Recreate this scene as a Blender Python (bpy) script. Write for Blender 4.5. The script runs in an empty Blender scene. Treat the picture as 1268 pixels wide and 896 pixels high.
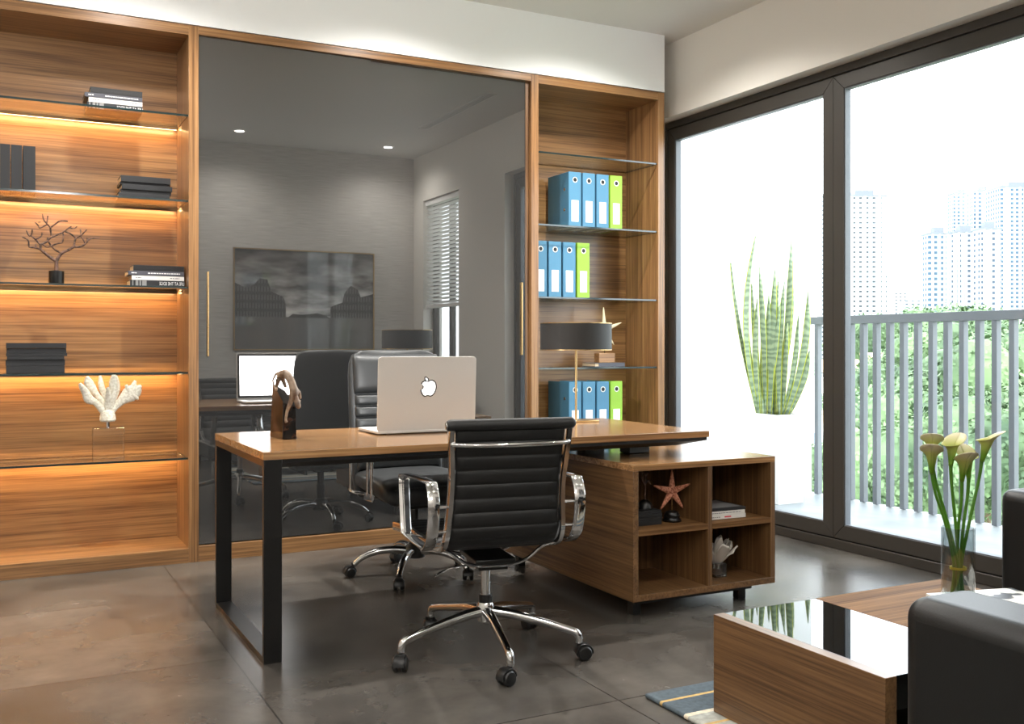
import bpy, bmesh, math, random
from mathutils import Vector, Matrix
PI = math.pi
random.seed(4)
scene = bpy.context.scene
col = scene.collection

# ------------------------------------------------------------------ camera
TH = math.atan2(635.1, 1230.0)
cam_d = bpy.data.cameras.new('camera')
cam_d.sensor_width = 36; cam_d.sensor_fit = 'HORIZONTAL'
cam_d.lens = 1230.0 / 1268.0 * 36
cam_d.shift_y = -19.4 / 1268.0
cam_d.clip_start = 0.05; cam_d.clip_end = 5000
cam = bpy.data.objects.new('camera', cam_d)
cam.location = (0, 0, 1.125); cam.rotation_euler = (PI/2, 0, -TH)
col.objects.link(cam); scene.camera = cam

# ------------------------------------------------------------------ world, lights, exposure
world = bpy.data.worlds.new('world'); scene.world = world
world.use_nodes = True
bg = world.node_tree.nodes['Background']
bg.inputs[0].default_value = (0.90, 0.96, 1.0, 1); bg.inputs[1].default_value = 3.1

DOWNLIGHTS = [(2.03, 1.18), (3.55, 1.13), (0.5, 1.2), (0.6, 4.62), (2.0, 4.66), (3.15, 4.66)]  # the two leftmost are added out of view to brighten the room
DL_POWER = 105; DL_COLOR = (1.0, 0.96, 0.91)

vs = scene.view_settings
scene.display_settings.display_device = 'sRGB'
vs.view_transform = 'Standard'; vs.look = 'None'; vs.exposure = 1.28; vs.gamma = 1.0; vs.use_curve_mapping = False
try:
    scene.cycles.use_denoising = True
    scene.cycles.max_bounces = 10; scene.cycles.diffuse_bounces = 5; scene.cycles.glossy_bounces = 6
    scene.cycles.transparent_max_bounces = 16; scene.cycles.transmission_bounces = 8
    scene.cycles.caustics_refractive = False; scene.cycles.caustics_reflective = False
    scene.cycles.sample_clamp_indirect = 6
except Exception:
    pass

# ------------------------------------------------------------------ materials
def lin(c):
    return tuple(((v/255)/12.92 if v/255 <= .04045 else ((v/255+.055)/1.055)**2.4) for v in c)
def new_mat(name):
    m = bpy.data.materials.new(name); m.use_nodes = True
    return m, m.node_tree.nodes, m.node_tree.links, m.node_tree.nodes['Principled BSDF']
def mat(name, rgb, rough=.5, metal=0., spec=.5, coat=0., bump=0., bscale=200., emit=None, estr=0.):
    m, n, l, b = new_mat(name)
    b.inputs['Base Color'].default_value = (*lin(rgb), 1)
    b.inputs['Roughness'].default_value = rough; b.inputs['Metallic'].default_value = metal
    b.inputs['Specular IOR Level'].default_value = spec
    b.inputs['Coat Weight'].default_value = coat; b.inputs['Coat Roughness'].default_value = .08
    if emit:
        b.inputs['Emission Color'].default_value = (*emit, 1); b.inputs['Emission Strength'].default_value = estr
    tc = n.new('ShaderNodeTexCoord'); t = n.new('ShaderNodeTexNoise'); t.inputs['Scale'].default_value = bscale
    l.new(tc.outputs['Object'], t.inputs['Vector'])
    mr = n.new('ShaderNodeMapRange'); mr.inputs['To Min'].default_value = rough*.92; mr.inputs['To Max'].default_value = min(1, rough*1.08)
    l.new(t.outputs['Fac'], mr.inputs['Value']); l.new(mr.outputs[0], b.inputs['Roughness'])
    if bump:
        bp = n.new('ShaderNodeBump'); bp.inputs['Strength'].default_value = bump; bp.inputs['Distance'].default_value = .002
        l.new(t.outputs['Fac'], bp.inputs['Height']); l.new(bp.outputs[0], b.inputs['Normal'])
    return m
def wood(name, axis, rough=.3, dark=1.0, tint=(1, 1, 1), across='Z', coat=.15):
    """grain runs along axis; plank-like bands lie along the across axis"""
    m, n, l, b = new_mat(name)
    tc = n.new('ShaderNodeTexCoord')
    def stretched(lo, hi):
        mp = n.new('ShaderNodeMapping'); s = [hi, hi, hi]; s['XYZ'.index(axis)] = lo
        mp.inputs['Scale'].default_value = s
        l.new(tc.outputs['Object'], mp.inputs['Vector']); return mp
    def noise(mp, scale, det, rgh=.6, dist=0.):
        t = n.new('ShaderNodeTexNoise'); t.inputs['Scale'].default_value = scale; t.inputs['Detail'].default_value = det
        t.inputs['Roughness'].default_value = rgh; t.inputs['Distortion'].default_value = dist
        l.new(mp.outputs[0], t.inputs['Vector']); return t
    t1 = noise(stretched(.40, 20.), 1.8, 5, .66, .25)
    t2 = noise(stretched(1.0, 75.), 1.6, 3, .7)
    t3 = noise(stretched(.12, 6.), 1.4, 1)
    def math_(op, a, bb):
        x = n.new('ShaderNodeMath'); x.operation = op
        for i, v in enumerate((a, bb)):
            if isinstance(v, (int, float)): x.inputs[i].default_value = v
            else: l.new(v, x.inputs[i])
        return x.outputs[0]
    f = math_('ADD', math_('MULTIPLY', t1.outputs['Fac'], .45), math_('ADD', math_('MULTIPLY', t2.outputs['Fac'], .40), math_('MULTIPLY', t3.outputs['Fac'], .15)))
    cr = n.new('ShaderNodeValToRGB'); l.new(f, cr.inputs['Fac'])
    stops = [(.33, (70, 46, 28)), (.43, (112, 79, 49)), (.50, (140, 102, 65)), (.57, (158, 118, 77)), (.68, (174, 134, 90))]
    el = cr.color_ramp.elements
    while len(el) < len(stops): el.new(.5)
    for e, (p, c) in zip(el, stops):
        e.position = p; e.color = tuple(v*dark*k for v, k in zip(lin(c), tint)) + (1,)
    l.new(cr.outputs['Color'], b.inputs['Base Color'])
    b.inputs['Roughness'].default_value = rough; b.inputs['Coat Weight'].default_value = coat; b.inputs['Coat Roughness'].default_value = .12
    bp = n.new('ShaderNodeBump'); bp.inputs['Strength'].default_value = .06; bp.inputs['Distance'].default_value = .001
    l.new(t2.outputs['Fac'], bp.inputs['Height']); l.new(bp.outputs[0], b.inputs['Normal'])
    return m
def thin_glass(name, tint, refl=.9, ior=1.45):
    m = bpy.data.materials.new(name); m.use_nodes = True; n = m.node_tree.nodes; l = m.node_tree.links
    n.clear()
    out = n.new('ShaderNodeOutputMaterial'); mx = n.new('ShaderNodeMixShader')
    tr = n.new('ShaderNodeBsdfTransparent'); tr.inputs[0].default_value = (*tint, 1)
    gl = n.new('ShaderNodeBsdfGlossy'); gl.inputs['Roughness'].default_value = .01; gl.inputs[0].default_value = (refl, refl, refl, 1)
    fr = n.new('ShaderNodeFresnel')
    # the same reflectance whichever side of the pane the ray meets
    geo = n.new('ShaderNodeNewGeometry'); mr = n.new('ShaderNodeMapRange'); mr.inputs['To Min'].default_value = ior; mr.inputs['To Max'].default_value = 1/ior
    l.new(geo.outputs['Backfacing'], mr.inputs['Value']); l.new(mr.outputs[0], fr.inputs['IOR'])
    l.new(fr.outputs[0], mx.inputs[0]); l.new(tr.outputs[0], mx.inputs[1]); l.new(gl.outputs[0], mx.inputs[2]); l.new(mx.outputs[0], out.inputs[0])
    return m
def floor_mat():
    m, n, l, b = new_mat('concrete floor tile')
    tc = n.new('ShaderNodeTexCoord')
    mp = n.new('ShaderNodeMapping'); mp.inputs['Location'].default_value = (.25, .35, 0)
    l.new(tc.outputs['Object'], mp.inputs['Vector'])
    br = n.new('ShaderNodeTexBrick'); br.inputs['Scale'].default_value = 1.0; br.offset = 0.0
    br.inputs['Brick Width'].default_value = 1.0; br.inputs['Row Height'].default_value = 1.0
    br.inputs['Mortar Size'].default_value = .0032; br.inputs['Mortar Smooth'].default_value = .1
    br.inputs['Color1'].default_value = (.82, .82, .82, 1); br.inputs['Color2'].default_value = (1.15, 1.15, 1.15, 1); br.inputs['Mortar'].default_value = (.32, .32, .32, 1)
    l.new(mp.outputs[0], br.inputs['Vector'])
    n1 = n.new('ShaderNodeTexNoise'); n1.inputs['Scale'].default_value = 1.7; n1.inputs['Detail'].default_value = 8; n1.inputs['Roughness'].default_value = .58; n1.inputs['Distortion'].default_value = .25
    l.new(tc.outputs['Object'], n1.inputs['Vector'])
    n2 = n.new('ShaderNodeTexNoise'); n2.inputs['Scale'].default_value = 60; n2.inputs['Detail'].default_value = 3
    l.new(tc.outputs['Object'], n2.inputs['Vector'])
    cr = n.new('ShaderNodeValToRGB'); e = cr.color_ramp.elements
    e[0].position = .30; e[0].color = (*lin((46, 44, 42)), 1); e[1].position = .90; e[1].color = (*lin((124, 118, 110)), 1)
    l.new(n1.outputs['Fac'], cr.inputs['Fac'])
    mx = n.new('ShaderNodeMix'); mx.data_type = 'RGBA'; mx.blend_type = 'MULTIPLY'; mx.inputs['Factor'].default_value = 1
    l.new(cr.outputs['Color'], mx.inputs[6]); l.new(br.outputs['Color'], mx.inputs[7])
    l.new(mx.outputs[2], b.inputs['Base Color'])
    mr = n.new('ShaderNodeMapRange'); mr.inputs['To Min'].default_value = .22; mr.inputs['To Max'].default_value = .30
    l.new(n1.outputs['Fac'], mr.inputs['Value']); l.new(mr.outputs[0], b.inputs['Roughness'])
    b.inputs['Specular IOR Level'].default_value = .45
    bp = n.new('ShaderNodeBump'); bp.inputs['Strength'].default_value = .05; bp.inputs['Distance'].default_value = .002
    l.new(n2.outputs['Fac'], bp.inputs['Height']); l.new(bp.outputs[0], b.inputs['Normal'])
    return m
def two_tone(name, c1, c2, scale, rough=.6, stretch=(1, 1, 1), lo=.4, hi=.6, bump=.2, detail=4, coord='Object', metal=0.):
    m, n, l, b = new_mat(name)
    tc = n.new('ShaderNodeTexCoord'); mp = n.new('ShaderNodeMapping'); mp.inputs['Scale'].default_value = stretch
    l.new(tc.outputs[coord], mp.inputs['Vector'])
    t = n.new('ShaderNodeTexNoise'); t.inputs['Scale'].default_value = scale; t.inputs['Detail'].default_value = detail
    l.new(mp.outputs[0], t.inputs['Vector'])
    cr = n.new('ShaderNodeValToRGB'); e = cr.color_ramp.elements
    e[0].position = lo; e[0].color = (*lin(c1), 1); e[1].position = hi; e[1].color = (*lin(c2), 1)
    l.new(t.outputs['Fac'], cr.inputs['Fac']); l.new(cr.outputs['Color'], b.inputs['Base Color'])
    b.inputs['Roughness'].default_value = rough; b.inputs['Metallic'].default_value = metal
    if bump:
        bp = n.new('ShaderNodeBump'); bp.inputs['Strength'].default_value = bump; bp.inputs['Distance'].default_value = .003
        l.new(t.outputs['Fac'], bp.inputs['Height']); l.new(bp.outputs[0], b.inputs['Normal'])
    return m
def facade_mat(name, wall, glass, px, pz, fx=.5, fz=.5):
    """tower facade: rows and columns of windows"""
    m, n, l, b = new_mat(name)
    tc = n.new('ShaderNodeTexCoord'); sp = n.new('ShaderNodeSeparateXYZ'); l.new(tc.outputs['Object'], sp.inputs[0])
    def cell(sock, period, frac):
        a = n.new('ShaderNodeMath'); a.operation = 'DIVIDE'; l.new(sock, a.inputs[0]); a.inputs[1].default_value = period
        f = n.new('ShaderNodeMath'); f.operation = 'FRACT'; l.new(a.outputs[0], f.inputs[0])
        g = n.new('ShaderNodeMath'); g.operation = 'LESS_THAN'; l.new(f.outputs[0], g.inputs[0]); g.inputs[1].default_value = frac
        return g.outputs[0]
    xy = n.new('ShaderNodeMath'); xy.operation = 'ADD'; l.new(sp.outputs[0], xy.inputs[0]); l.new(sp.outputs[1], xy.inputs[1])
    mu = n.new('ShaderNodeMath'); mu.operation = 'MULTIPLY'; l.new(cell(xy.outputs[0], px, fx), mu.inputs[0]); l.new(cell(sp.outputs[2], pz, fz), mu.inputs[1])
    mx = n.new('ShaderNodeMix'); mx.data_type = 'RGBA'; l.new(mu.outputs[0], mx.inputs['Factor'])
    mx.inputs[6].default_value = (*lin(wall), 1); mx.inputs[7].default_value = (*lin(glass), 1)
    l.new(mx.outputs[2], b.inputs['Base Color']); b.inputs['Roughness'].default_value = .7
    return m
M = {}
M['wood_x'] = wood('teak veneer grain left to right', 'X')
M['wood_y'] = wood('teak veneer grain front to back', 'Y')
M['wood_z'] = wood('teak veneer upright grain', 'Z')
M['desk_top'] = wood('teak desktop', 'X', rough=.2, tint=(1.25, 1.3, 1.35), coat=.3)
M['walnut_y'] = wood('walnut veneer grain front to back', 'Y', dark=.60, rough=.35)
M['walnut_z'] = wood('walnut veneer upright grain', 'Z', dark=.62, rough=.35)
M['walnut_x'] = wood('walnut veneer grain left to right', 'X', dark=.72, rough=.6, coat=0)
M['walnut_x'].node_tree.nodes['Principled BSDF'].inputs['Specular IOR Level'].default_value = .08
M['wall'] = mat('warm white wall paint', (232, 228, 220), .7, bump=.05, bscale=300)
M['bulkhead'] = mat('white wall paint', (245, 247, 248), .6, bump=.03, bscale=300)
M['ceiling'] = mat('ceiling paint', (226, 224, 220), .8)
M['wallpaper'] = two_tone('grey grasscloth wallpaper', (186, 182, 177), (222, 218, 212), 4, .8, (1.2, 1.2, 70), .3, .7, .1)
M['floor'] = floor_mat()
M['black_metal'] = mat('black powder coated steel', (11, 11, 11), .33, spec=.5, bump=.03)
M['frame'] = mat('dark bronze window aluminium', (66, 62, 57), .42, .25, bump=.02)
M['frame_dark'] = mat('black rubber gasket', (14, 13, 12), .6)
M['chrome'] = mat('polished chrome', (205, 205, 205), .09, 1)
M['gold'] = mat('brushed brass', (206, 172, 120), .28, 1)
M['leather'] = mat('black leather', (22, 22, 22), .36, spec=.5, bump=.25, bscale=420)
M['leather_grey'] = mat('charcoal leather', (50, 52, 53), .42, spec=.55, bump=.2, bscale=420)
M['leather_sofa'] = mat('black sofa leather', (11, 12, 12), .42, spec=.5, bump=.12, bscale=300)
M['mesh'] = mat('black woven ribbed fabric', (9, 9, 9), .5, bump=.2, bscale=500)
M['plastic'] = mat('black plastic', (18, 18, 18), .38)
M['silver'] = mat('silver anodised aluminium', (206, 204, 200), .42, .35)
M['screen'] = mat('lit white laptop screen', (250, 250, 250), .3, emit=(1, 1, 1), estr=7.5)
M['logo'] = mat('lit white lid logo', (255, 255, 255), .4, emit=(1, 1, 1), estr=.8)
M['dark'] = mat('black print', (16, 16, 17), .5)
M['keys'] = mat('dark laptop keys', (38, 38, 40), .5)
M['shelf_glass'] = thin_glass('pale green shelf glass', (.93, .97, .955))
M['glass_edge'] = mat('dark teal glass edge', (20, 42, 44), .12, spec=.8)
M['window_glass'] = thin_glass('clear window glass', (.985, .995, 1.0), .6, 1.25)
M['vase_thin'] = thin_glass('clear vase glass wall', (.80, .83, .83), 1.0, 1.9)
def mirror():
    m, n, l, b = new_mat('dark grey lacquered glass')
    b.inputs['Base Color'].default_value = (.265, .265, .263, 1); b.inputs['Metallic'].default_value = 1
    b.inputs['Specular Tint'].default_value = (.3, .3, .3, 1)
    b.inputs['Roughness'].default_value = .012
    df = n.new('ShaderNodeBsdfDiffuse'); df.inputs[0].default_value = (.30, .305, .305, 1)
    mx = n.new('ShaderNodeMixShader'); mx.inputs[0].default_value = .075
    l.new(b.outputs[0], mx.inputs[1]); l.new(df.outputs[0], mx.inputs[2]); l.new(mx.outputs[0], n['Material Output'].inputs[0])
    return m
M['mirror'] = mirror()
M['led'] = mat('warm light strip', (255, 190, 110), .5, emit=(1.0, .62, .27), estr=21)
M['lamp_glow'] = mat('downlight diffuser', (255, 250, 240), .5, emit=(1, .94, .86), estr=14)
M['globe'] = mat('added fill globe glow', (255, 250, 240), .5, emit=(1, .975, .94), estr=20)  # glow of the globes added for room fill
M['white_metal'] = mat('white painted trim', (240, 240, 238), .4)
M['blind'] = mat('white blind slat', (236, 235, 232), .5)
M['bind_blue'] = mat('matt blue binder board', (74, 128, 160), .5, bump=.05)
M['bind_green'] = mat('lime green binder board', (140, 186, 56), .5, bump=.05)
M['paper'] = mat('white label paper', (244, 244, 242), .6)
M['pages'] = two_tone('cream book pages', (186, 160, 128), (228, 206, 176), 3, .8, (2, 2, 300), bump=.1)
M['book_black'] = mat('black book cloth', (18, 18, 20), .55, bump=.15)
M['book_char'] = mat('charcoal book cloth', (30, 31, 34), .6, bump=.15)
M['book_grey'] = mat('slate grey book cover', (72, 73, 82), .45)
M['book_white'] = mat('off white book cover', (226, 224, 220), .45)
M['print_white'] = mat('white spine lettering', (235, 235, 235), .5)
M['print_grey'] = mat('grey spine lettering', (135, 135, 135), .5)
M['print_red'] = mat('red spine lettering', (200, 50, 60), .5)
M['branch'] = two_tone('dark brown driftwood', (52, 34, 28), (112, 84, 72), 60, .6, bump=.4)
M['coral'] = two_tone('pale cream coral', (206, 196, 180), (234, 228, 216), 90, .7, bump=.5)
M['shell'] = mat('translucent white shell', (214, 206, 196), .4, bump=.1, bscale=60)
M['starfish'] = two_tone('orange brown starfish', (150, 84, 60), (208, 142, 112), 120, .75, bump=.8)
M['star_cream'] = mat('cream starfish', (226, 210, 176), .6, bump=.3, bscale=150)
M['marble'] = two_tone('black brown marble', (14, 12, 11), (96, 62, 44), 16, .12, lo=.5, hi=.78, bump=0)
M['bronze'] = two_tone('weathered bronze figurine', (84, 62, 46), (150, 130, 110), 26, .4, lo=.36, hi=.6, bump=.15)
M['bronze_dark'] = mat('brown figurine patina', (98, 64, 44), .4)
M['shade'] = mat('black fabric lamp shade', (40, 40, 40), .6, bump=.2, bscale=600)
M['tabletop_glass'] = mat('black glass inset', (10, 11, 12), .02, spec=.5)
M['stem'] = mat('green flower stem', (70, 122, 24), .45)
M['band'] = mat('yellow band', (196, 186, 32), .5)
M['spadix'] = mat('yellow spadix', (220, 190, 70), .6)
def vase_glass():
    m = bpy.data.materials.new('clear vase glass'); m.use_nodes = True; n = m.node_tree.nodes; l = m.node_tree.links
    b = n['Principled BSDF']; b.inputs['Base Color'].default_value = (.96, .97, .97, 1); b.inputs['Roughness'].default_value = .0; b.inputs['Transmission Weight'].default_value = 1; b.inputs['IOR'].default_value = 1.45
    return m
M['vase'] = vase_glass()
def petal():
    m, n, l, b = new_mat('calla petal green to cream')
    tc = n.new('ShaderNodeTexCoord'); sp = n.new('ShaderNodeSeparateXYZ'); l.new(tc.outputs['Generated'], sp.inputs[0])
    cr = n.new('ShaderNodeValToRGB'); e = cr.color_ramp.elements
    e[0].position = .22; e[0].color = (*lin((92, 136, 26)), 1); e[1].position = 1.0; e[1].color = (*lin((226, 218, 190)), 1)
    k = e.new(.68); k.color = (*lin((176, 180, 96)), 1)
    l.new(sp.outputs[2], cr.inputs['Fac']); l.new(cr.outputs['Color'], b.inputs['Base Color']); b.inputs['Roughness'].default_value = .45
    return m
M['petal'] = petal()
M['balcony'] = two_tone('pale balcony paving', (112, 120, 124), (138, 144, 146), 2.5, .5, lo=.35, hi=.65, bump=.05)
M['render_white'] = mat('white exterior render', (240, 241, 242), .8)
M['rail'] = mat('grey painted railing steel', (106, 111, 117), .5, bump=.02)
M['pot'] = mat('white planter', (244, 245, 246), .4)
M['soil'] = mat('dark potting soil', (60, 46, 36), .9, bump=.6)
def snake():
    m, n, l, b = new_mat('banded snake plant leaf')
    tc = n.new('ShaderNodeTexCoord')
    t = n.new('ShaderNodeTexWave'); t.bands_direction = 'Z'; t.inputs['Scale'].default_value = 7; t.inputs['Distortion'].default_value = 9; t.inputs['Detail'].default_value = 2
    l.new(tc.outputs['Object'], t.inputs['Vector'])
    cr = n.new('ShaderNodeValToRGB'); e = cr.color_ramp.elements
    e[0].position = .2; e[0].color = (*lin((104, 124, 96)), 1); e[1].position = .8; e[1].color = (*lin((138, 156, 122)), 1)
    l.new(t.outputs['Fac'], cr.inputs['Fac']); l.new(cr.outputs['Color'], b.inputs['Base Color']); b.inputs['Roughness'].default_value = .45
    return m
M['snake'] = snake()
M['snake_edge'] = mat('yellow leaf edge', (176, 186, 44), .5)
M['leaf'] = two_tone('tree foliage', (46, 70, 46), (116, 142, 96), .9, .7, lo=.35, hi=.65, bump=0)
M['trunk'] = mat('tree bark', (110, 92, 76), .9)
M['ground'] = two_tone('distant green ground', (96, 120, 84), (176, 178, 160), .05, .9, bump=0)
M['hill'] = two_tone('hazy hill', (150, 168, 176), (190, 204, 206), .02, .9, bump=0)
M['roof_tan'] = mat('tan flat roof', (206, 176, 140), .8)
M['tower_a'] = facade_mat('white tower facade', (176, 180, 184), (62, 68, 74), 4.2, 3.1, .45, .4)
M['tower_b'] = facade_mat('pale blue tower facade', (164, 174, 182), (60, 84, 104), 3.4, 3.0, .55, .55)
M['tower_c'] = facade_mat('pale grey tower facade', (170, 174, 180), (62, 74, 90), 5.4, 3.0, .42, .5)
M['house'] = facade_mat('low white house wall', (232, 228, 220), (140, 150, 158), 3.2, 3.0, .35, .4)
def rug_mat():
    m, n, l, b = new_mat('striped wool rug')
    tc = n.new('ShaderNodeTexCoord'); sp = n.new('ShaderNodeSeparateXYZ'); l.new(tc.outputs['Object'], sp.inputs[0])
    mr = n.new('ShaderNodeMapRange'); mr.inputs['From Min'].default_value = -1.75; mr.inputs['From Max'].default_value = 0
    l.new(sp.outputs[1], mr.inputs['Value'])
    cr = n.new('ShaderNodeValToRGB'); cr.color_ramp.interpolation = 'CONSTANT'; el = cr.color_ramp.elements
    blue, gold, cream, grey = (84, 96, 104), (206, 172, 108), (226, 214, 190), (172, 174, 166)
    seq = [(0, blue), (.05, cream), (.06, grey), (.17, gold), (.18, grey), (.26, blue), (.36, cream), (.37, grey), (.48, gold), (.49, blue), (.58, cream), (.59, grey),
           (.72, gold), (.73, grey), (.822, gold), (.83, grey), (.868, cream), (.88, blue), (.942, gold), (.95, blue)]
    while len(el) < len(seq): el.new(.5)
    for e, (p, c) in zip(el, seq): e.position = p; e.color = (*lin(c), 1)
    l.new(mr.outputs[0], cr.inputs['Fac'])
    t = n.new('ShaderNodeTexNoise'); t.inputs['Scale'].default_value = 55; t.inputs['Detail'].default_value = 5; l.new(tc.outputs['Object'], t.inputs['Vector'])
    r2 = n.new('ShaderNodeMapRange'); r2.inputs['To Min'].default_value = .45; r2.inputs['To Max'].default_value = 1.5; l.new(t.outputs['Fac'], r2.inputs['Value'])
    mx = n.new('ShaderNodeMix'); mx.data_type = 'RGBA'; mx.blend_type = 'MULTIPLY'; mx.inputs['Factor'].default_value = 1
    l.new(cr.outputs['Color'], mx.inputs[6]); l.new(r2.outputs[0], mx.inputs[7]); l.new(mx.outputs[2], b.inputs['Base Color'])
    b.inputs['Roughness'].default_value = .95
    bp = n.new('ShaderNodeBump'); bp.inputs['Strength'].default_value = .6; bp.inputs['Distance'].default_value = .004
    l.new(t.outputs['Fac'], bp.inputs['Height']); l.new(bp.outputs[0], b.inputs['Normal'])
    return m
M['rug'] = rug_mat()
def cover_mat():
    return two_tone('black and white abstract book cover', (28, 32, 38), (232, 230, 224), 9, .4, (1, 1, 1), .46, .5, 0, 3)
M['bwcover'] = cover_mat()
def photo_mat():
    """the framed print: a cloudy sky over a courtyard, in greys"""
    m, n, l, b = new_mat('black and white print of a courtyard')
    tc = n.new('ShaderNodeTexCoord'); sp = n.new('ShaderNodeSeparateXYZ'); l.new(tc.outputs['Object'], sp.inputs[0])
    mp = n.new('ShaderNodeMapping'); mp.inputs['Scale'].default_value = (1.6, 1, 5); mp.inputs['Rotation'].default_value = (0, .25, 0)
    l.new(tc.outputs['Object'], mp.inputs['Vector'])
    t = n.new('ShaderNodeTexNoise'); t.inputs['Scale'].default_value = 1.6; t.inputs['Detail'].default_value = 6; l.new(mp.outputs[0], t.inputs['Vector'])
    cr = n.new('ShaderNodeValToRGB'); e = cr.color_ramp.elements
    e[0].position = .38; e[0].color = (.05, .05, .05, 1); e[1].position = .72; e[1].color = (.8, .8, .8, 1)
    l.new(t.outputs['Fac'], cr.inputs['Fac'])
    g = n.new('ShaderNodeMapRange'); g.inputs['From Min'].default_value = .34; g.inputs['From Max'].default_value = 1.0
    g.inputs['To Min'].default_value = 1.5; g.inputs['To Max'].default_value = .25; l.new(sp.outputs[2], g.inputs['Value'])
    mx = n.new('ShaderNodeMix'); mx.data_type = 'RGBA'; mx.blend_type = 'MULTIPLY'; mx.inputs['Factor'].default_value = 1
    l.new(cr.outputs['Color'], mx.inputs[6]); l.new(g.outputs[0], mx.inputs[7])
    lt = n.new('ShaderNodeMath'); lt.operation = 'LESS_THAN'; lt.inputs[1].default_value = .34; l.new(sp.outputs[2], lt.inputs[0])
    m2 = n.new('ShaderNodeMix'); m2.data_type = 'RGBA'; l.new(lt.outputs[0], m2.inputs['Factor']); l.new(mx.outputs[2], m2.inputs[6]); m2.inputs[7].default_value = (.14, .14, .14, 1)
    l.new(m2.outputs[2], b.inputs['Base Color']); b.inputs['Roughness'].default_value = .3
    b.inputs['Coat Weight'].default_value = 1; b.inputs['Coat Roughness'].default_value = .02; b.inputs['Coat IOR'].default_value = 1.9
    return m
M['photo'] = photo_mat()
M['photo_dark'] = facade_mat('printed dark arcade', (66, 66, 66), (104, 104, 104), .030, .085, .40, .62)
M['photo_line'] = mat('printed dark grey', (34, 34, 34), .4)

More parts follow.
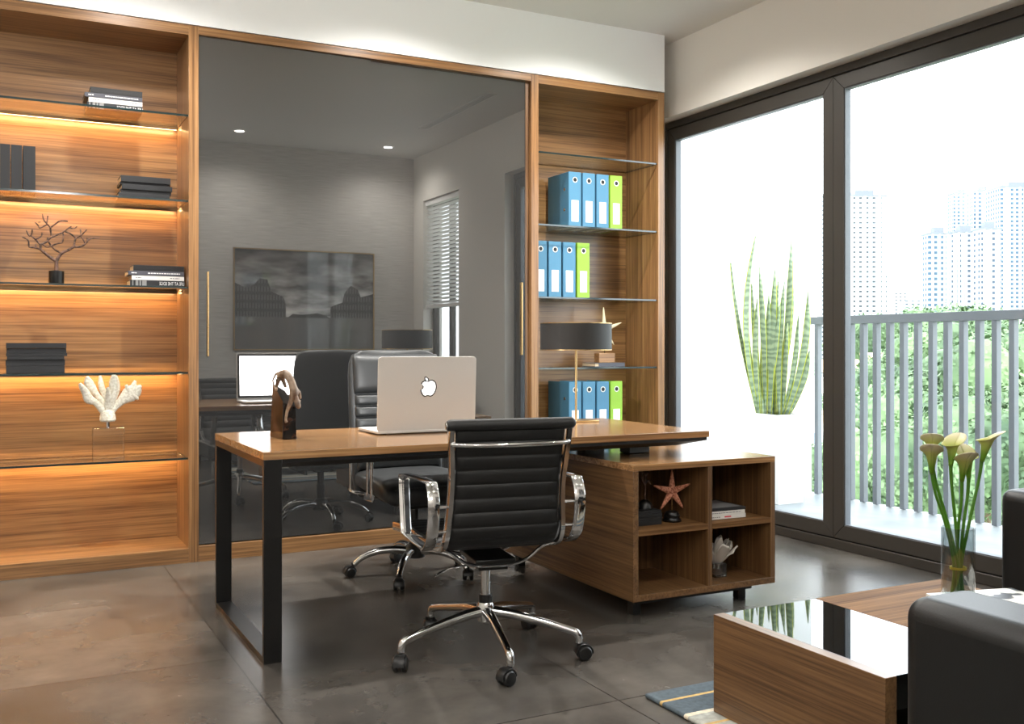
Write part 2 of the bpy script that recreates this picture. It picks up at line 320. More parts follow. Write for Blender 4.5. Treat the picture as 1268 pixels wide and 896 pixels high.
# ------------------------------------------------------------------ mesh helpers
class MB:
    def __init__(s): s.bm = bmesh.new(); s.mi = 0
    def _f(s, fs):
        for f in fs: f.material_index = s.mi
    def box(s, x0, x1, y0, y1, z0, z1):
        v = [s.bm.verts.new(p) for p in ((x0,y0,z0),(x1,y0,z0),(x1,y1,z0),(x0,y1,z0),(x0,y0,z1),(x1,y0,z1),(x1,y1,z1),(x0,y1,z1))]
        s._f([s.bm.faces.new([v[i] for i in q]) for q in ((3,2,1,0),(4,5,6,7),(0,1,5,4),(1,2,6,5),(2,3,7,6),(3,0,4,7))]); return s
    def obox(s, c, rx, ry, hx, hy, z0, z1):
        """box with a plan rotation: centre c, unit x axis (rx, ry)"""
        v = []
        for z in (z0, z1):
            for a, b in ((-1,-1),(1,-1),(1,1),(-1,1)):
                v.append(s.bm.verts.new((c[0]+a*hx*rx-b*hy*ry, c[1]+a*hx*ry+b*hy*rx, z)))
        s._f([s.bm.faces.new([v[i] for i in q]) for q in ((3,2,1,0),(4,5,6,7),(0,1,5,4),(1,2,6,5),(2,3,7,6),(3,0,4,7))]); return s
    def prism(s, pts, d, vec=None):
        """closed outline pts (3D) pushed along vector d"""
        a = [s.bm.verts.new(p) for p in pts]; b = [s.bm.verts.new(Vector(p)+Vector(d)) for p in pts]
        n = len(a); fs = [s.bm.faces.new(a[::-1]), s.bm.faces.new(b)]
        for i in range(n): fs.append(s.bm.faces.new((a[i], a[(i+1) % n], b[(i+1) % n], b[i])))
        s._f(fs); return s
    def ring_loft(s, rings, closed=False, caps=True):
        vs_ = [[s.bm.verts.new(p) for p in r] for r in rings]; n = len(vs_[0]); fs = []
        m = len(vs_)
        for i in range(m if closed else m-1):
            A, B = vs_[i], vs_[(i+1) % m]
            for j in range(n): fs.append(s.bm.faces.new((A[j], A[(j+1) % n], B[(j+1) % n], B[j])))
        if caps and not closed:
            fs.append(s.bm.faces.new(vs_[0][::-1])); fs.append(s.bm.faces.new(vs_[-1]))
        s._f(fs); return s
    def tube(s, pts, r, n=10, closed=False, flat=None, up=(0,0,1), smooth=0, caps=True):
        """sweep; r number or list; flat=(w,h) for a strip section: w along the side, h along the bend normal"""
        pts = [Vector(p) for p in pts]
        rs = list(r) if isinstance(r, (list, tuple)) else [r]*len(pts)
        for _ in range(1):
            if smooth:
                pts, rs = catmull(pts, rs, smooth, closed)
        m = len(pts); rings = []; up = Vector(up)
        prev = None
        for i, p in enumerate(pts):
            a = pts[(i-1) % m] if (i > 0 or closed) else p
            c = pts[(i+1) % m] if (i < m-1 or closed) else p
            t = (c-a).normalized()
            if flat:
                side = up.normalized(); nn = t.cross(side).normalized(); w, h = flat
                ring = [p+side*(w*x)+nn*(h*y) for x, y in rounded_sec()]
            else:
                if prev is None:
                    q = t.orthogonal().normalized()
                else:
                    q = (prev - t*prev.dot(t)).normalized()
                prev = q; w_ = t.cross(q)
                ring = [p + q*(rs[i]*math.cos(2*PI*k/n)) + w_*(rs[i]*math.sin(2*PI*k/n)) for k in range(n)]
            rings.append(ring)
        return s.ring_loft(rings, closed, caps)
    def cyl(s, a, b, r, r2=None, n=20):
        return s.tube([a, b], [r, r if r2 is None else r2], n=n)
    def lathe(s, prof, c=(0,0,0), n=28, axis='Z', caps=True):
        rings = []
        for rr, h in prof:
            ring = []
            for k in range(n):
                a = 2*PI*k/n; x, y = rr*math.cos(a), rr*math.sin(a)
                p = {'Z': (x, y, h), 'X': (h, x, y), 'Y': (y, h, x)}[axis]
                ring.append((c[0]+p[0], c[1]+p[1], c[2]+p[2]))
            rings.append(ring)
        return s.ring_loft(rings, False, caps)
    def grid(s, fn, nu, nv, thick=None):
        """open surface fn(u,v)->point"""
        g = [[s.bm.verts.new(fn(i/nu, j/nv)) for j in range(nv+1)] for i in range(nu+1)]
        s._f([s.bm.faces.new((g[i][j], g[i+1][j], g[i+1][j+1], g[i][j+1])) for i in range(nu) for j in range(nv)]); return s
    def sphere(s, c, r, sc=(1,1,1), seg=14):
        res = bmesh.ops.create_uvsphere(s.bm, u_segments=seg, v_segments=max(6, seg//2+2), radius=r, matrix=Matrix.Translation(c) @ Matrix.Diagonal((*sc, 1)))
        fs = set(f for v in res['verts'] for f in v.link_faces); s._f(fs); return s
    def build(s, name, mats, parent=None, loc=None, bevel=0, seg=2, smooth=True, sub=0, solid=0, angle=35, rot=None):
        bmesh.ops.recalc_face_normals(s.bm, faces=s.bm.faces)
        me = bpy.data.meshes.new(name); s.bm.to_mesh(me); s.bm.free()
        for mm in (mats if isinstance(mats, (list, tuple)) else [mats]): me.materials.append(M[mm] if isinstance(mm, str) else mm)
        if smooth:
            for p in me.polygons: p.use_smooth = True
            if not sub:
                me.set_sharp_from_angle(angle=math.radians(angle))
        o = bpy.data.objects.new(name, me); col.objects.link(o)
        if solid:
            k = o.modifiers.new('solid', 'SOLIDIFY'); k.thickness = solid; k.offset = 0
        if bevel:
            k = o.modifiers.new('bevel', 'BEVEL'); k.width = bevel; k.segments = seg; k.limit_method = 'ANGLE'; k.angle_limit = math.radians(40); k.harden_normals = False
        if sub:
            k = o.modifiers.new('sub', 'SUBSURF'); k.levels = sub; k.render_levels = sub
        if parent: o.parent = parent
        if loc: o.location = loc
        if rot: o.rotation_euler = rot
        return o
def rounded_sec():
    return [(-1,-.55),(-.8,-1),(.8,-1),(1,-.55),(1,.55),(.8,1),(-.8,1),(-1,.55)]
def catmull(pts, rs, k, closed):
    m = len(pts); P = []; R = []
    rng = range(m if closed else m-1)
    for i in rng:
        g = lambda j: pts[j % m] if closed else pts[max(0, min(m-1, j))]
        h = lambda j: rs[j % m] if closed else rs[max(0, min(m-1, j))]
        p0, p1, p2, p3 = g(i-1), g(i), g(i+1), g(i+2)
        for q in range(k):
            t = q/k
            P.append(.5*((2*p1)+(p2-p0)*t+(2*p0-5*p1+4*p2-p3)*t*t+(3*p1-p0-3*p2+p3)*t**3)); R.append(h(i)*(1-t)+h(i+1)*t)
    if not closed: P.append(pts[-1]); R.append(rs[-1])
    return P, R
def tag(o, label=None, cat=None, group=None, kind=None):
    if label: o['label'] = label
    if cat: o['category'] = cat
    if group: o['group'] = group
    if kind: o['kind'] = kind
    return o
def thing(name, label, cat, loc=(0,0,0), rotz=0, group=None):
    o = bpy.data.objects.new(name, None); o.empty_display_size = .1; col.objects.link(o)
    o.location = loc; o.rotation_euler = (0, 0, rotz)
    return tag(o, label, cat, group)
def copy_tree(o, parent=None):
    c = o.copy(); col.objects.link(c)
    if parent: c.parent = parent
    for ch in list(o.children): copy_tree(ch, c)
    return c
def struct(name, mb, m, **k):
    return tag(mb.build(name, m, **k), kind='structure')
def text_mesh(name, body, mt, parent, size, loc, rot, width=None, mirror=False, ext=.0004):
    cu = bpy.data.curves.new('lettering', 'FONT'); cu.body = body; cu.size = size; cu.align_x = 'CENTER'; cu.align_y = 'CENTER'; cu.extrude = ext
    tmp = bpy.data.objects.new('lettering', cu); col.objects.link(tmp)
    bpy.context.view_layer.update()
    me = bpy.data.meshes.new_from_object(tmp.evaluated_get(bpy.context.evaluated_depsgraph_get()))
    bpy.data.objects.remove(tmp); bpy.data.curves.remove(cu)
    xs = [v.co.x for v in me.vertices]
    k = (width/(max(xs)-min(xs))) if width else 1
    me.transform(Matrix.Diagonal((k*(-1 if mirror else 1), 1, 1, 1)))
    if mirror: me.flip_normals()
    me.materials.clear(); me.materials.append(M[mt])
    o = bpy.data.objects.new(name, me); col.objects.link(o); o.parent = parent; o.location = loc; o.rotation_euler = rot
    return o

# ================================================================== THE ROOM
XW = 4.04; XF = 4.131; ZC = 3.175; YC = 5.36; YB = .61
struct('floor', MB().box(-3.6, 4.20, -2.7, 5.95, -.12, 0), 'floor', smooth=False)
struct('ceiling', MB().box(-3.6, 4.3, -2.7, 5.95, ZC, ZC+.12), 'ceiling', smooth=False)
struct('wall_front', MB().box(-3.6, 4.3, 5.80, 5.95, 0, ZC).box(-3.5, 3.9, YC, 5.80, 2.80, ZC), 'bulkhead', smooth=False)
struct('wall_left', MB().box(-3.65, -3.5, -2.7, 5.95, 0, ZC), 'wall', smooth=False)
r = MB()
r.box(XW, 4.26, 2.81, 5.80, 2.679, ZC)                    # above the sliding window
r.box(XW, 4.26, 1.806, 2.81, 0, ZC)                       # between the windows
r.box(XW, 4.26, .88, 1.806, 2.68, ZC).box(XW, 4.26, .88, 1.806, 0, .9).box(XW, 4.26, YB-.15, .88, 0, ZC)
r.box(XW+.02, 4.26, 5.68, 5.80, 0, 2.679)
struct('wall_right', r, 'wall', smooth=False)
struct('wall_back', MB().box(1.64, XW, YB-.15, YB, 0, ZC).box(1.64, 1.79, -2.5, YB-.15, 0, ZC).box(-3.5, 1.64, -2.65, -2.5, 0, ZC), 'wallpaper', smooth=False)
struct('baseboard_back', MB().box(1.64, XW, YB, YB+.012, 0, .08), 'white_metal', smooth=False)

# big sliding window: outer track frame, two mitred sashes
def mitred(mb, y0, y1, z0, z1, w, x0, x1):
    """four mitred bars of width w around y0..y1 x z0..z1"""
    O = [(y0,z0),(y1,z0),(y1,z1),(y0,z1)]; I = [(y0+w,z0+w),(y1-w,z0+w),(y1-w,z1-w),(y0+w,z1-w)]
    g = .0012
    for k in range(4):
        a, b, c, d = O[k], O[(k+1) % 4], I[(k+1) % 4], I[k]
        q = [a, b, c, d]; cx = sum(p[0] for p in q)/4; cz = sum(p[1] for p in q)/4
        # pull the ends apart by a hair so the mitre shows as a joint
        dirv = Vector((b[0]-a[0], b[1]-a[1])).normalized()
        q = [(a[0]+dirv.x*g, a[1]+dirv.y*g), (b[0]-dirv.x*g, b[1]-dirv.y*g), (c[0]-dirv.x*g, c[1]-dirv.y*g), (d[0]+dirv.x*g, d[1]+dirv.y*g)]
        mb.prism([(x0, p[0], p[1]) for p in q], (x1-x0, 0, 0))
    return mb
w = tag(bpy.data.objects.new('window_1', None), kind='structure'); col.objects.link(w)
f = MB()
f.box(XF, 4.25, 2.812, 5.674, 2.632, 2.678).box(XF, 4.25, 2.812, 5.674, 0.001, .052)
f.box(XF, 4.25, 2.812, 2.845, .052, 2.632).box(XF, 4.25, 5.645, 5.674, .052, 2.632)
f.build('track_frame', 'frame', w, bevel=.003)
g = MB().box(XF+.012, 4.24, 2.845, 5.645, 2.624, 2.634).box(XF+.012, 4.24, 2.845, 5.645, .050, .060)
g.build('gasket', 'frame_dark', w, smooth=False)
for y0, y1, x0 in ((4.103, 5.640, XF+.004), (2.850, 4.101, XF+.004)):
    s_ = mitred(MB(), y0, y1, .060, 2.624, .077, x0, x0+.05).build('sash', 'frame', w, bevel=.0015, smooth=False)
    MB().box(x0+.024, x0+.030, y0+.077, y1-.077, .137, 2.547).build('pane', 'window_glass', s_, smooth=False)
    e = MB(); o_ = .004
    for a in ((y0+.077, y0+.083), (y1-.083, y1-.077)): e.box(x0+.006, x0+.046, a[0], a[1], .137, 2.547)
    e.box(x0+.006, x0+.046, y0+.083, y1-.083, .137, .143).box(x0+.006, x0+.046, y0+.083, y1-.083, 2.541, 2.547)
    e.build('glazing_bead', 'rail', s_, smooth=False)

# small window with venetian blind further back (seen in the dark glass)
w = tag(bpy.data.objects.new('window_2', None), kind='structure'); col.objects.link(w)
f = MB()
for a in ((.882, .93), (1.32, 1.366), (1.756, 1.804)): f.box(4.15, 4.21, a[0], a[1], .902, 2.678)
f.box(4.15, 4.21, .93, 1.756, .902, .95).box(4.15, 4.21, .93, 1.756, 2.63, 2.678)
f.build('frame', 'frame', w, bevel=.003)
MB().box(4.178, 4.182, .93, 1.756, .95, 2.63).build('pane', 'window_glass', w, smooth=False)
bl = thing('venetian_blind', 'white venetian blind half lowered over the small window, seen in the dark glass doors', 'blind', (4.09, 1.343, 2.62))
MB().box(-.03, .03, -.455, .455, 0, .055).build('headrail', 'white_metal', bl, bevel=.004)
MB().box(-.026, .026, -.45, .45, -1.09, -1.055).build('bottom_rail', 'white_metal', bl, bevel=.004)
sl0 = None
for k in range(26):
    if sl0 is None:
        sl0 = MB().prism([(-.021, -.45, .009), (0, -.45, .003), (.022, -.45, -.009), (.022, -.45, -.011), (0, -.45, .0005), (-.021, -.45, .007)], (0, .9, 0)).build('slat', 'blind', bl)
        sl0.location.z = -.035
    else:
        c = sl0.copy(); col.objects.link(c); c.location.z = -.035-.0400*k
for y in (-.3, .3): MB().cyl((0, y, 0), (0, y, -1.06), .0012, n=6).build('cord', 'blind', bl)

# ================================================================== CABINET WALL
def led(parent, x0, x1, z):
    o = MB().box(x0, x1, 5.676, 5.694, z-.010, z-.003).build('light_strip', 'led', parent, smooth=False)
    MB().box(x0, x1, 5.668, 5.672, z-.014, z-.0005).box(x0, x1, 5.672, 5.697, z-.0028, z-.0005).build('strip_light_guard', 'wood_x', parent, smooth=False)  # lip and cap added to hide the strip and stop light going up
    return o
def shelf(parent, x0, x1, z, lit):
    mb = MB(); mb.box(x0, x1, 5.372, 5.742, z-.010, z)
    bm = mb.bm; bm.normal_update()
    for fc in bm.faces:
        if abs(fc.normal.z) < .5: fc.material_index = 1
    o = mb.build('glass_shelf', ['shelf_glass', 'glass_edge'], parent, smooth=False)
    if lit: led(o, x0+.01, x1-.01, z-.010)
    return o
SHZ = (2.331, 1.886, 1.435, .992, .545)
def bookcase(name, label, x0, xi0, xi1, x1, zs, lit):
    t = thing(name, label, 'bookcase', (0, 0, 0))
    MB().box(x0, xi0, YC, 5.795, 0, 2.795).build('side_panel', 'wood_z', t, bevel=.001)
    MB().box(xi1, x1, YC, 5.795, 0, 2.795).build('side_panel', 'wood_z', t, bevel=.001)
    MB().box(xi0, xi1, YC, 5.795, 2.744, 2.795).build('top_panel', 'wood_x', t, bevel=.001)
    MB().box(xi0, xi1, YC, 5.795, 0, .075).build('bottom_panel', 'wood_x', t, bevel=.001)
    MB().box(xi0, xi1, 5.742, 5.795, .075, 2.744).build('back_panel', 'wood_x', t, smooth=False)
    for z in zs: shelf(t, xi0+.001, xi1-.001, z, lit)
    return t
bookcase('bookcase', 'tall wooden bookcase left of the dark glass doors with glass shelves lit orange', -.95, -.90, .876, .926, SHZ, True)
bookcase('bookcase', 'tall unlit wooden bookcase right of the dark glass doors holding blue binders', 2.901, 2.952, 3.849, 3.899, (2.33, 1.883, 1.433, .992, .545), False)
t = thing('wardrobe', 'wide built-in wardrobe with two dark grey reflective sliding glass doors', 'wardrobe')
MB().box(.9265, 2.9005, YC, 5.795, 2.752, 2.795).build('top_panel', 'wood_x', t, bevel=.001)
MB().box(.9265, 2.9005, YC, 5.795, 0, .082).build('bottom_panel', 'wood_x', t, bevel=.001)
MB().box(.9265, 2.9005, 5.77, 5.795, .082, 2.752).build('back_panel', 'wood_x', t, smooth=False)
for x0, x1, y0, hx in ((.929, 1.873, 5.375, .975), (1.85, 2.873, 5.390, 2.848)):
    d = MB().box(x0, x1, y0, y0+.012, .088, 2.750).build('sliding_door', 'mirror', t, smooth=False)
    MB().box(hx-.0045, hx+.0045, y0-.014, y0-.001, 1.072, 1.517).build('handle', 'gold', d, bevel=.002)
MB().box(2.873, 2.9005, 5.385, 5.41, .082, 2.752).build('jamb_strip', 'walnut_z', t, smooth=False)

# ================================================================== DESK AND CREDENZA
t = thing('desk', 'large executive desk with teak top and black steel loop legs, end resting on credenza', 'desk', (.829, 3.522, 0))
W, D = 1.978, .885
MB().box(0, W, 0, D, .722, .75).build('tabletop', 'desk_top', t, bevel=.0015)
mb = MB(); z1, z0, i = .7215, .688, .14
ring0 = [(.07, .008, z1), (W-.008, .008, z1), (W-.008, D-.008, z1), (.07, D-.008, z1)]
ring1 = [(.07, .008, .708), (W-.008, .008, .708), (W-.008, D-.008, .708), (.07, D-.008, .708)]
ring2 = [(.07, .05, z0), (W-i, .05, z0), (W-i, D-.05, z0), (.07, D-.05, z0)]
mb.ring_loft([ring0, ring1, ring2]).build('underframe', 'black_metal', t, smooth=False)
lg = MB()
lg.box(.002, .067, 0, .022, .0, .7215).box(.002, .067, D-.022, D, .0, .7215)
lg.box(.002, .067, .022, D-.022, .0, .022).box(.002, .067, .022, D-.022, .697, .7215)
lg.build('loop_leg', 'black_metal', t, bevel=.0012)
MB().box(1.70, 1.81, .22, .30, .641, .689).build('support_block', 'black_metal', t, bevel=.002)
MB().box(1.70, 1.81, .60, .68, .641, .689).build('support_block', 'black_metal', t, bevel=.002)

cx0, cx1, cy0, cy1, cz0, cz1 = 2.296, 3.050, 3.370, 4.56, .080, .640
t = thing('credenza', 'low walnut credenza with four open cubbies standing under the desk end', 'cabinet', (cx0, cy0, 0))
w_, d_ = cx1-cx0, cy1-cy0; th = .026
MB().box(0, w_, 0, d_, cz1-th, cz1).build('top_panel', 'desk_top', t, bevel=.001)
MB().box(0, w_, 0, d_, cz0, cz0+th).build('bottom_panel', 'walnut_y', t, bevel=.001)
MB().box(0, th, 0, d_, cz0+th, cz1-th).build('side_panel', 'walnut_y', t, bevel=.001)
MB().box(w_-th, w_, 0, d_, cz0+th, cz1-th).build('side_panel', 'walnut_z', t, bevel=.001)
MB().box(th, w_-th, .40, .42, cz0+th, cz1-th).build('back_panel', 'walnut_z', t, smooth=False)
mid = .393
MB().box(mid-.011, mid+.011, 0, .40, cz0+th, cz1-th).build('divider', 'walnut_z', t, bevel=.001)
zs_ = .347
MB().box(th, mid-.011, 0, .40, zs_, zs_+.024).build('shelf', 'walnut_x', t, bevel=.001)
MB().box(mid+.011, w_-th, 0, .40, zs_, zs_+.024).build('shelf', 'walnut_x', t, bevel=.001)
MB().box(.04, w_-.09, .05, .08, .055, cz0).box(.04, w_-.09, d_-.08, d_-.05, .055, cz0).box(.05, .09, .08, d_-.08, .055, cz0).box(w_-.13, w_-.09, .08, d_-.08, .055, cz0).build('base_frame', 'black_metal', t, smooth=False)
for x, y in ((.08, .11), (w_-.11, .11), (.08, d_-.05), (w_-.11, d_-.11)):
    MB().box(x-.02, x+.02, y-.02, y+.02, 0, .056).build('foot', 'black_metal', t, bevel=.002)

# ================================================================== CHAIRS
def castor(parent, x, y, ang, r=.026):
    """twin wheel castor trailing in direction ang; returns the castor part"""
    c, s = math.cos(ang), math.sin(ang)
    def P(a, b, z): return (x + a*c - b*s, y + a*s + b*c, z)
    mb = MB()
    for sd in (-1, 1):
        prof = [(r*.3, .008*sd), (r*.82, .006*sd), (r, .010*sd), (r, .020*sd), (r*.85, .025*sd), (r*.4, .0265*sd)]
        rings = []
        for rr, h in prof:
            rings.append([P(.018+rr*math.cos(2*PI*k/20), h, r+rr*math.sin(2*PI*k/20)) for k in range(20)])
        mb.ring_loft(rings)
    w = mb.build('castor', 'plastic', parent)
    h = MB()
    for sd in (-1, 1):
        pass
    arc = [P(.018+(r+.005)*math.cos(a), 0, r+(r+.005)*math.sin(a)) for a in [PI*(-.02+1.0*k/8) for k in range(9)]]
    h.tube(arc, 1, flat=(.018, .003), up=Vector(P(0, 1, 0))-Vector(P(0, 0, 0)))
    h.cyl(P(0, 0, 2*r-.002), P(0, 0, 2*r+.022), .008)
    h.build('castor_hood', 'plastic', w)
    return w
def ribbed_chair():
    t = thing('office_chair', 'low back ribbed black office chair with chrome frame drawn up before the desk', 'chair', (1.585, 3.280, 0), math.radians(-9))
    # side profile (y,z) of the sling seat, from top of back to front of seat
    prof = [(-.300, .855), (-.287, .79), (-.268, .70), (-.252, .62), (-.243, .55), (-.232, .49), (-.195, .445), (-.12, .422), (-.02, .412), (.09, .414), (.20, .420), (.30, .423), (.365, .420)]
    pp, _ = catmull([Vector((0, y, z)) for y, z in prof], [0]*len(prof), 8, False)
    # arc length param
    L = [0]
    for a, b in zip(pp, pp[1:]): L.append(L[-1]+(b-a).length)
    tot = L[-1]
    def at(u):
        s = u*tot
        for i in range(len(L)-1):
            if L[i+1] >= s: 
                k = (s-L[i])/(L[i+1]-L[i]); p = pp[i].lerp(pp[i+1], k); tn = (pp[i+1]-pp[i]).normalized(); return p, Vector((0, -tn.z, tn.y))
        tn = (pp[-1]-pp[-2]).normalized(); return pp[-1], Vector((0, -tn.z, tn.y))
    def halfw(u): return .196 + .010*math.sin(PI*min(1, u/.42)*2+PI/2)*.5 + .054*max(0, min(1, (u-.62)/.38))**1.5
    RIB = .050
    def pad(u0, u1, nm):
        mb = MB(); n = 110
        rows = []
        for i in range(n+1):
            u = u0+(u1-u0)*i/n; p, nv = at(u)
            ph = (u*tot) % RIB / RIB
            th_ = .004 + .0085*min(1, (math.sin(PI*ph))**.45 if 0 < ph < 1 else 0)
            hw = halfw(u)-.006
            sec = [(-hw, 0), (-hw+.006, .75), (-hw*.8, 1), (0, 1), (hw*.8, 1), (hw-.006, .75), (hw, 0), (hw-.006, -.75), (hw*.8, -1), (0, -1), (-hw*.8, -1), (-hw+.006, -.75)]
            rows.append([p + Vector((x, 0, 0)) + nv*(th_*k) for x, k in sec])
        mb.ring_loft(rows); return mb.build(nm, 'mesh', t, angle=60)
    pad(.012, .365, 'backrest'); pad(.365, .985, 'seat')
    # head roll and knee roll
    for (y, z, hw, nm) in ((-.303, .862, .222, 'top_roll'), (.378, .416, .250, 'front_roll')):
        rr = .0205
        mb = MB().lathe([(.002, -hw-.004), (rr*.75, -hw-.003), (rr*.97, -hw+.004), (rr, -hw+.012), (rr, hw-.012), (rr*.97, hw-.004), (rr*.75, hw+.003), (.002, hw+.004)], (0, y, z), 20, 'X')
        ro = mb.build(nm, 'mesh', t)
        for sd in (-1, 1):
            MB().cyl((sd*(hw+.003), y, z), (sd*(hw+.008), y, z), .012).build('end_cap', 'chrome', ro, bevel=.001)
    for sd in (-1, 1):
        pts = []
        for i in range(61):
            u = i/60; p, nv = at(u); pts.append((sd*(halfw(u)+.008), p.y, p.z))
        MB().tube(pts, 1, flat=(.0095, .016), up=(1, 0, 0)).build('side_rail', 'chrome', t, angle=50)
        # arm loop
        a = [(.175, .645), (-.19, .665), (-.245, .655), (-.272, .60), (-.262, .53), (-.235, .47), (-.175, .432), (-.12, .432), (.13, .428), (.165, .445), (.19, .56), (.197, .62)]
        P = [(sd*.262, y, z) for y, z in a]
        arm = MB().tube(P, 1, closed=True, flat=(.020, .0045), up=(1, 0, 0), smooth=5).build('armrest', 'chrome', t, angle=50)
        for y, z, yy, zz, xi in ((-.262, .585, -.250, .585, .205), (-.245, .50, -.233, .50, .205), (-.10, .430, -.10, .424, .205), (.10, .430, .10, .424, .212)):
            MB().cyl((sd*xi, yy, zz), (sd*.262, y, z), .005, n=10).build('arm_bolt', 'chrome', arm)
    # rear cross bar (curved outwards)
    P = [(-.208, -.292, .800), (-.195, -.312, .799), (-.12, -.332, .797), (0, -.338, .796), (.12, -.332, .797), (.195, -.312, .799), (.208, -.292, .800)]
    MB().tube(P, .0085, n=12, smooth=6).build('back_bar', 'chrome', t)
    # spreaders beneath seat
    for y, dz in ((-.125, 0), (.09, .004)):
        P = [(-.212, y, .418+dz), (-.17, y, .405+dz), (-.12, y, .368), (-.07, y, .352), (0, y, .349), (.07, y, .352), (.12, y, .368), (.17, y, .405+dz), (.212, y, .418+dz)]
        MB().tube(P, .0062, n=10, smooth=5).build('spreader', 'chrome', t)
    MB().box(-.075, .075, -.13, .10, .352, .372).box(-.055, .055, -.10, .07, .325, .353).build('tilt_plate', 'black_metal', t, bevel=.005)
    MB().tube([(-.04, -.02, .335), (-.12, -.03, .330), (-.165, -.035, .322), (-.205, -.05, .307)], .004, n=8, smooth=4).build('lever', 'chrome', t)
    MB().lathe([(.018, .19), (.018, .335)], n=24).build('column', 'chrome', t)
    MB().lathe([(.024, .188), (.025, .190), (.025, .215), (.022, .218)], n=24).build('column_sleeve', 'plastic', t)
    MB().box(-.03, .03, -.03, .03, .310, .324).build('column_socket', 'plastic', t, bevel=.003)
    MB().lathe([(.020, .118), (.030, .122), (.030, .148), (.033, .152), (.033, .178), (.028, .190), (.010, .191)], n=28).build('hub', 'chrome', t)
    for k, a in enumerate((-165, -93, -31, 41, 112)):
        a = math.radians(a)+math.radians(0); c, s = math.cos(a), math.sin(a)
        P = [(c*q, s*q, z) for q, z in ((.015, .158), (.10, .150), (.22, .127), (.305, .108), (.335, .098), (.345, .080), (.345, .062))]
        MB().tube(P, [.021, .018, .0155, .0145, .0145, .013, .012], n=14, smooth=5).build('base_leg', 'chrome', t)
        castor(t, c*.345, s*.345, a + (.9, -1.1, .5, 1.2, -.5)[k])
    return t
ribbed_chair()

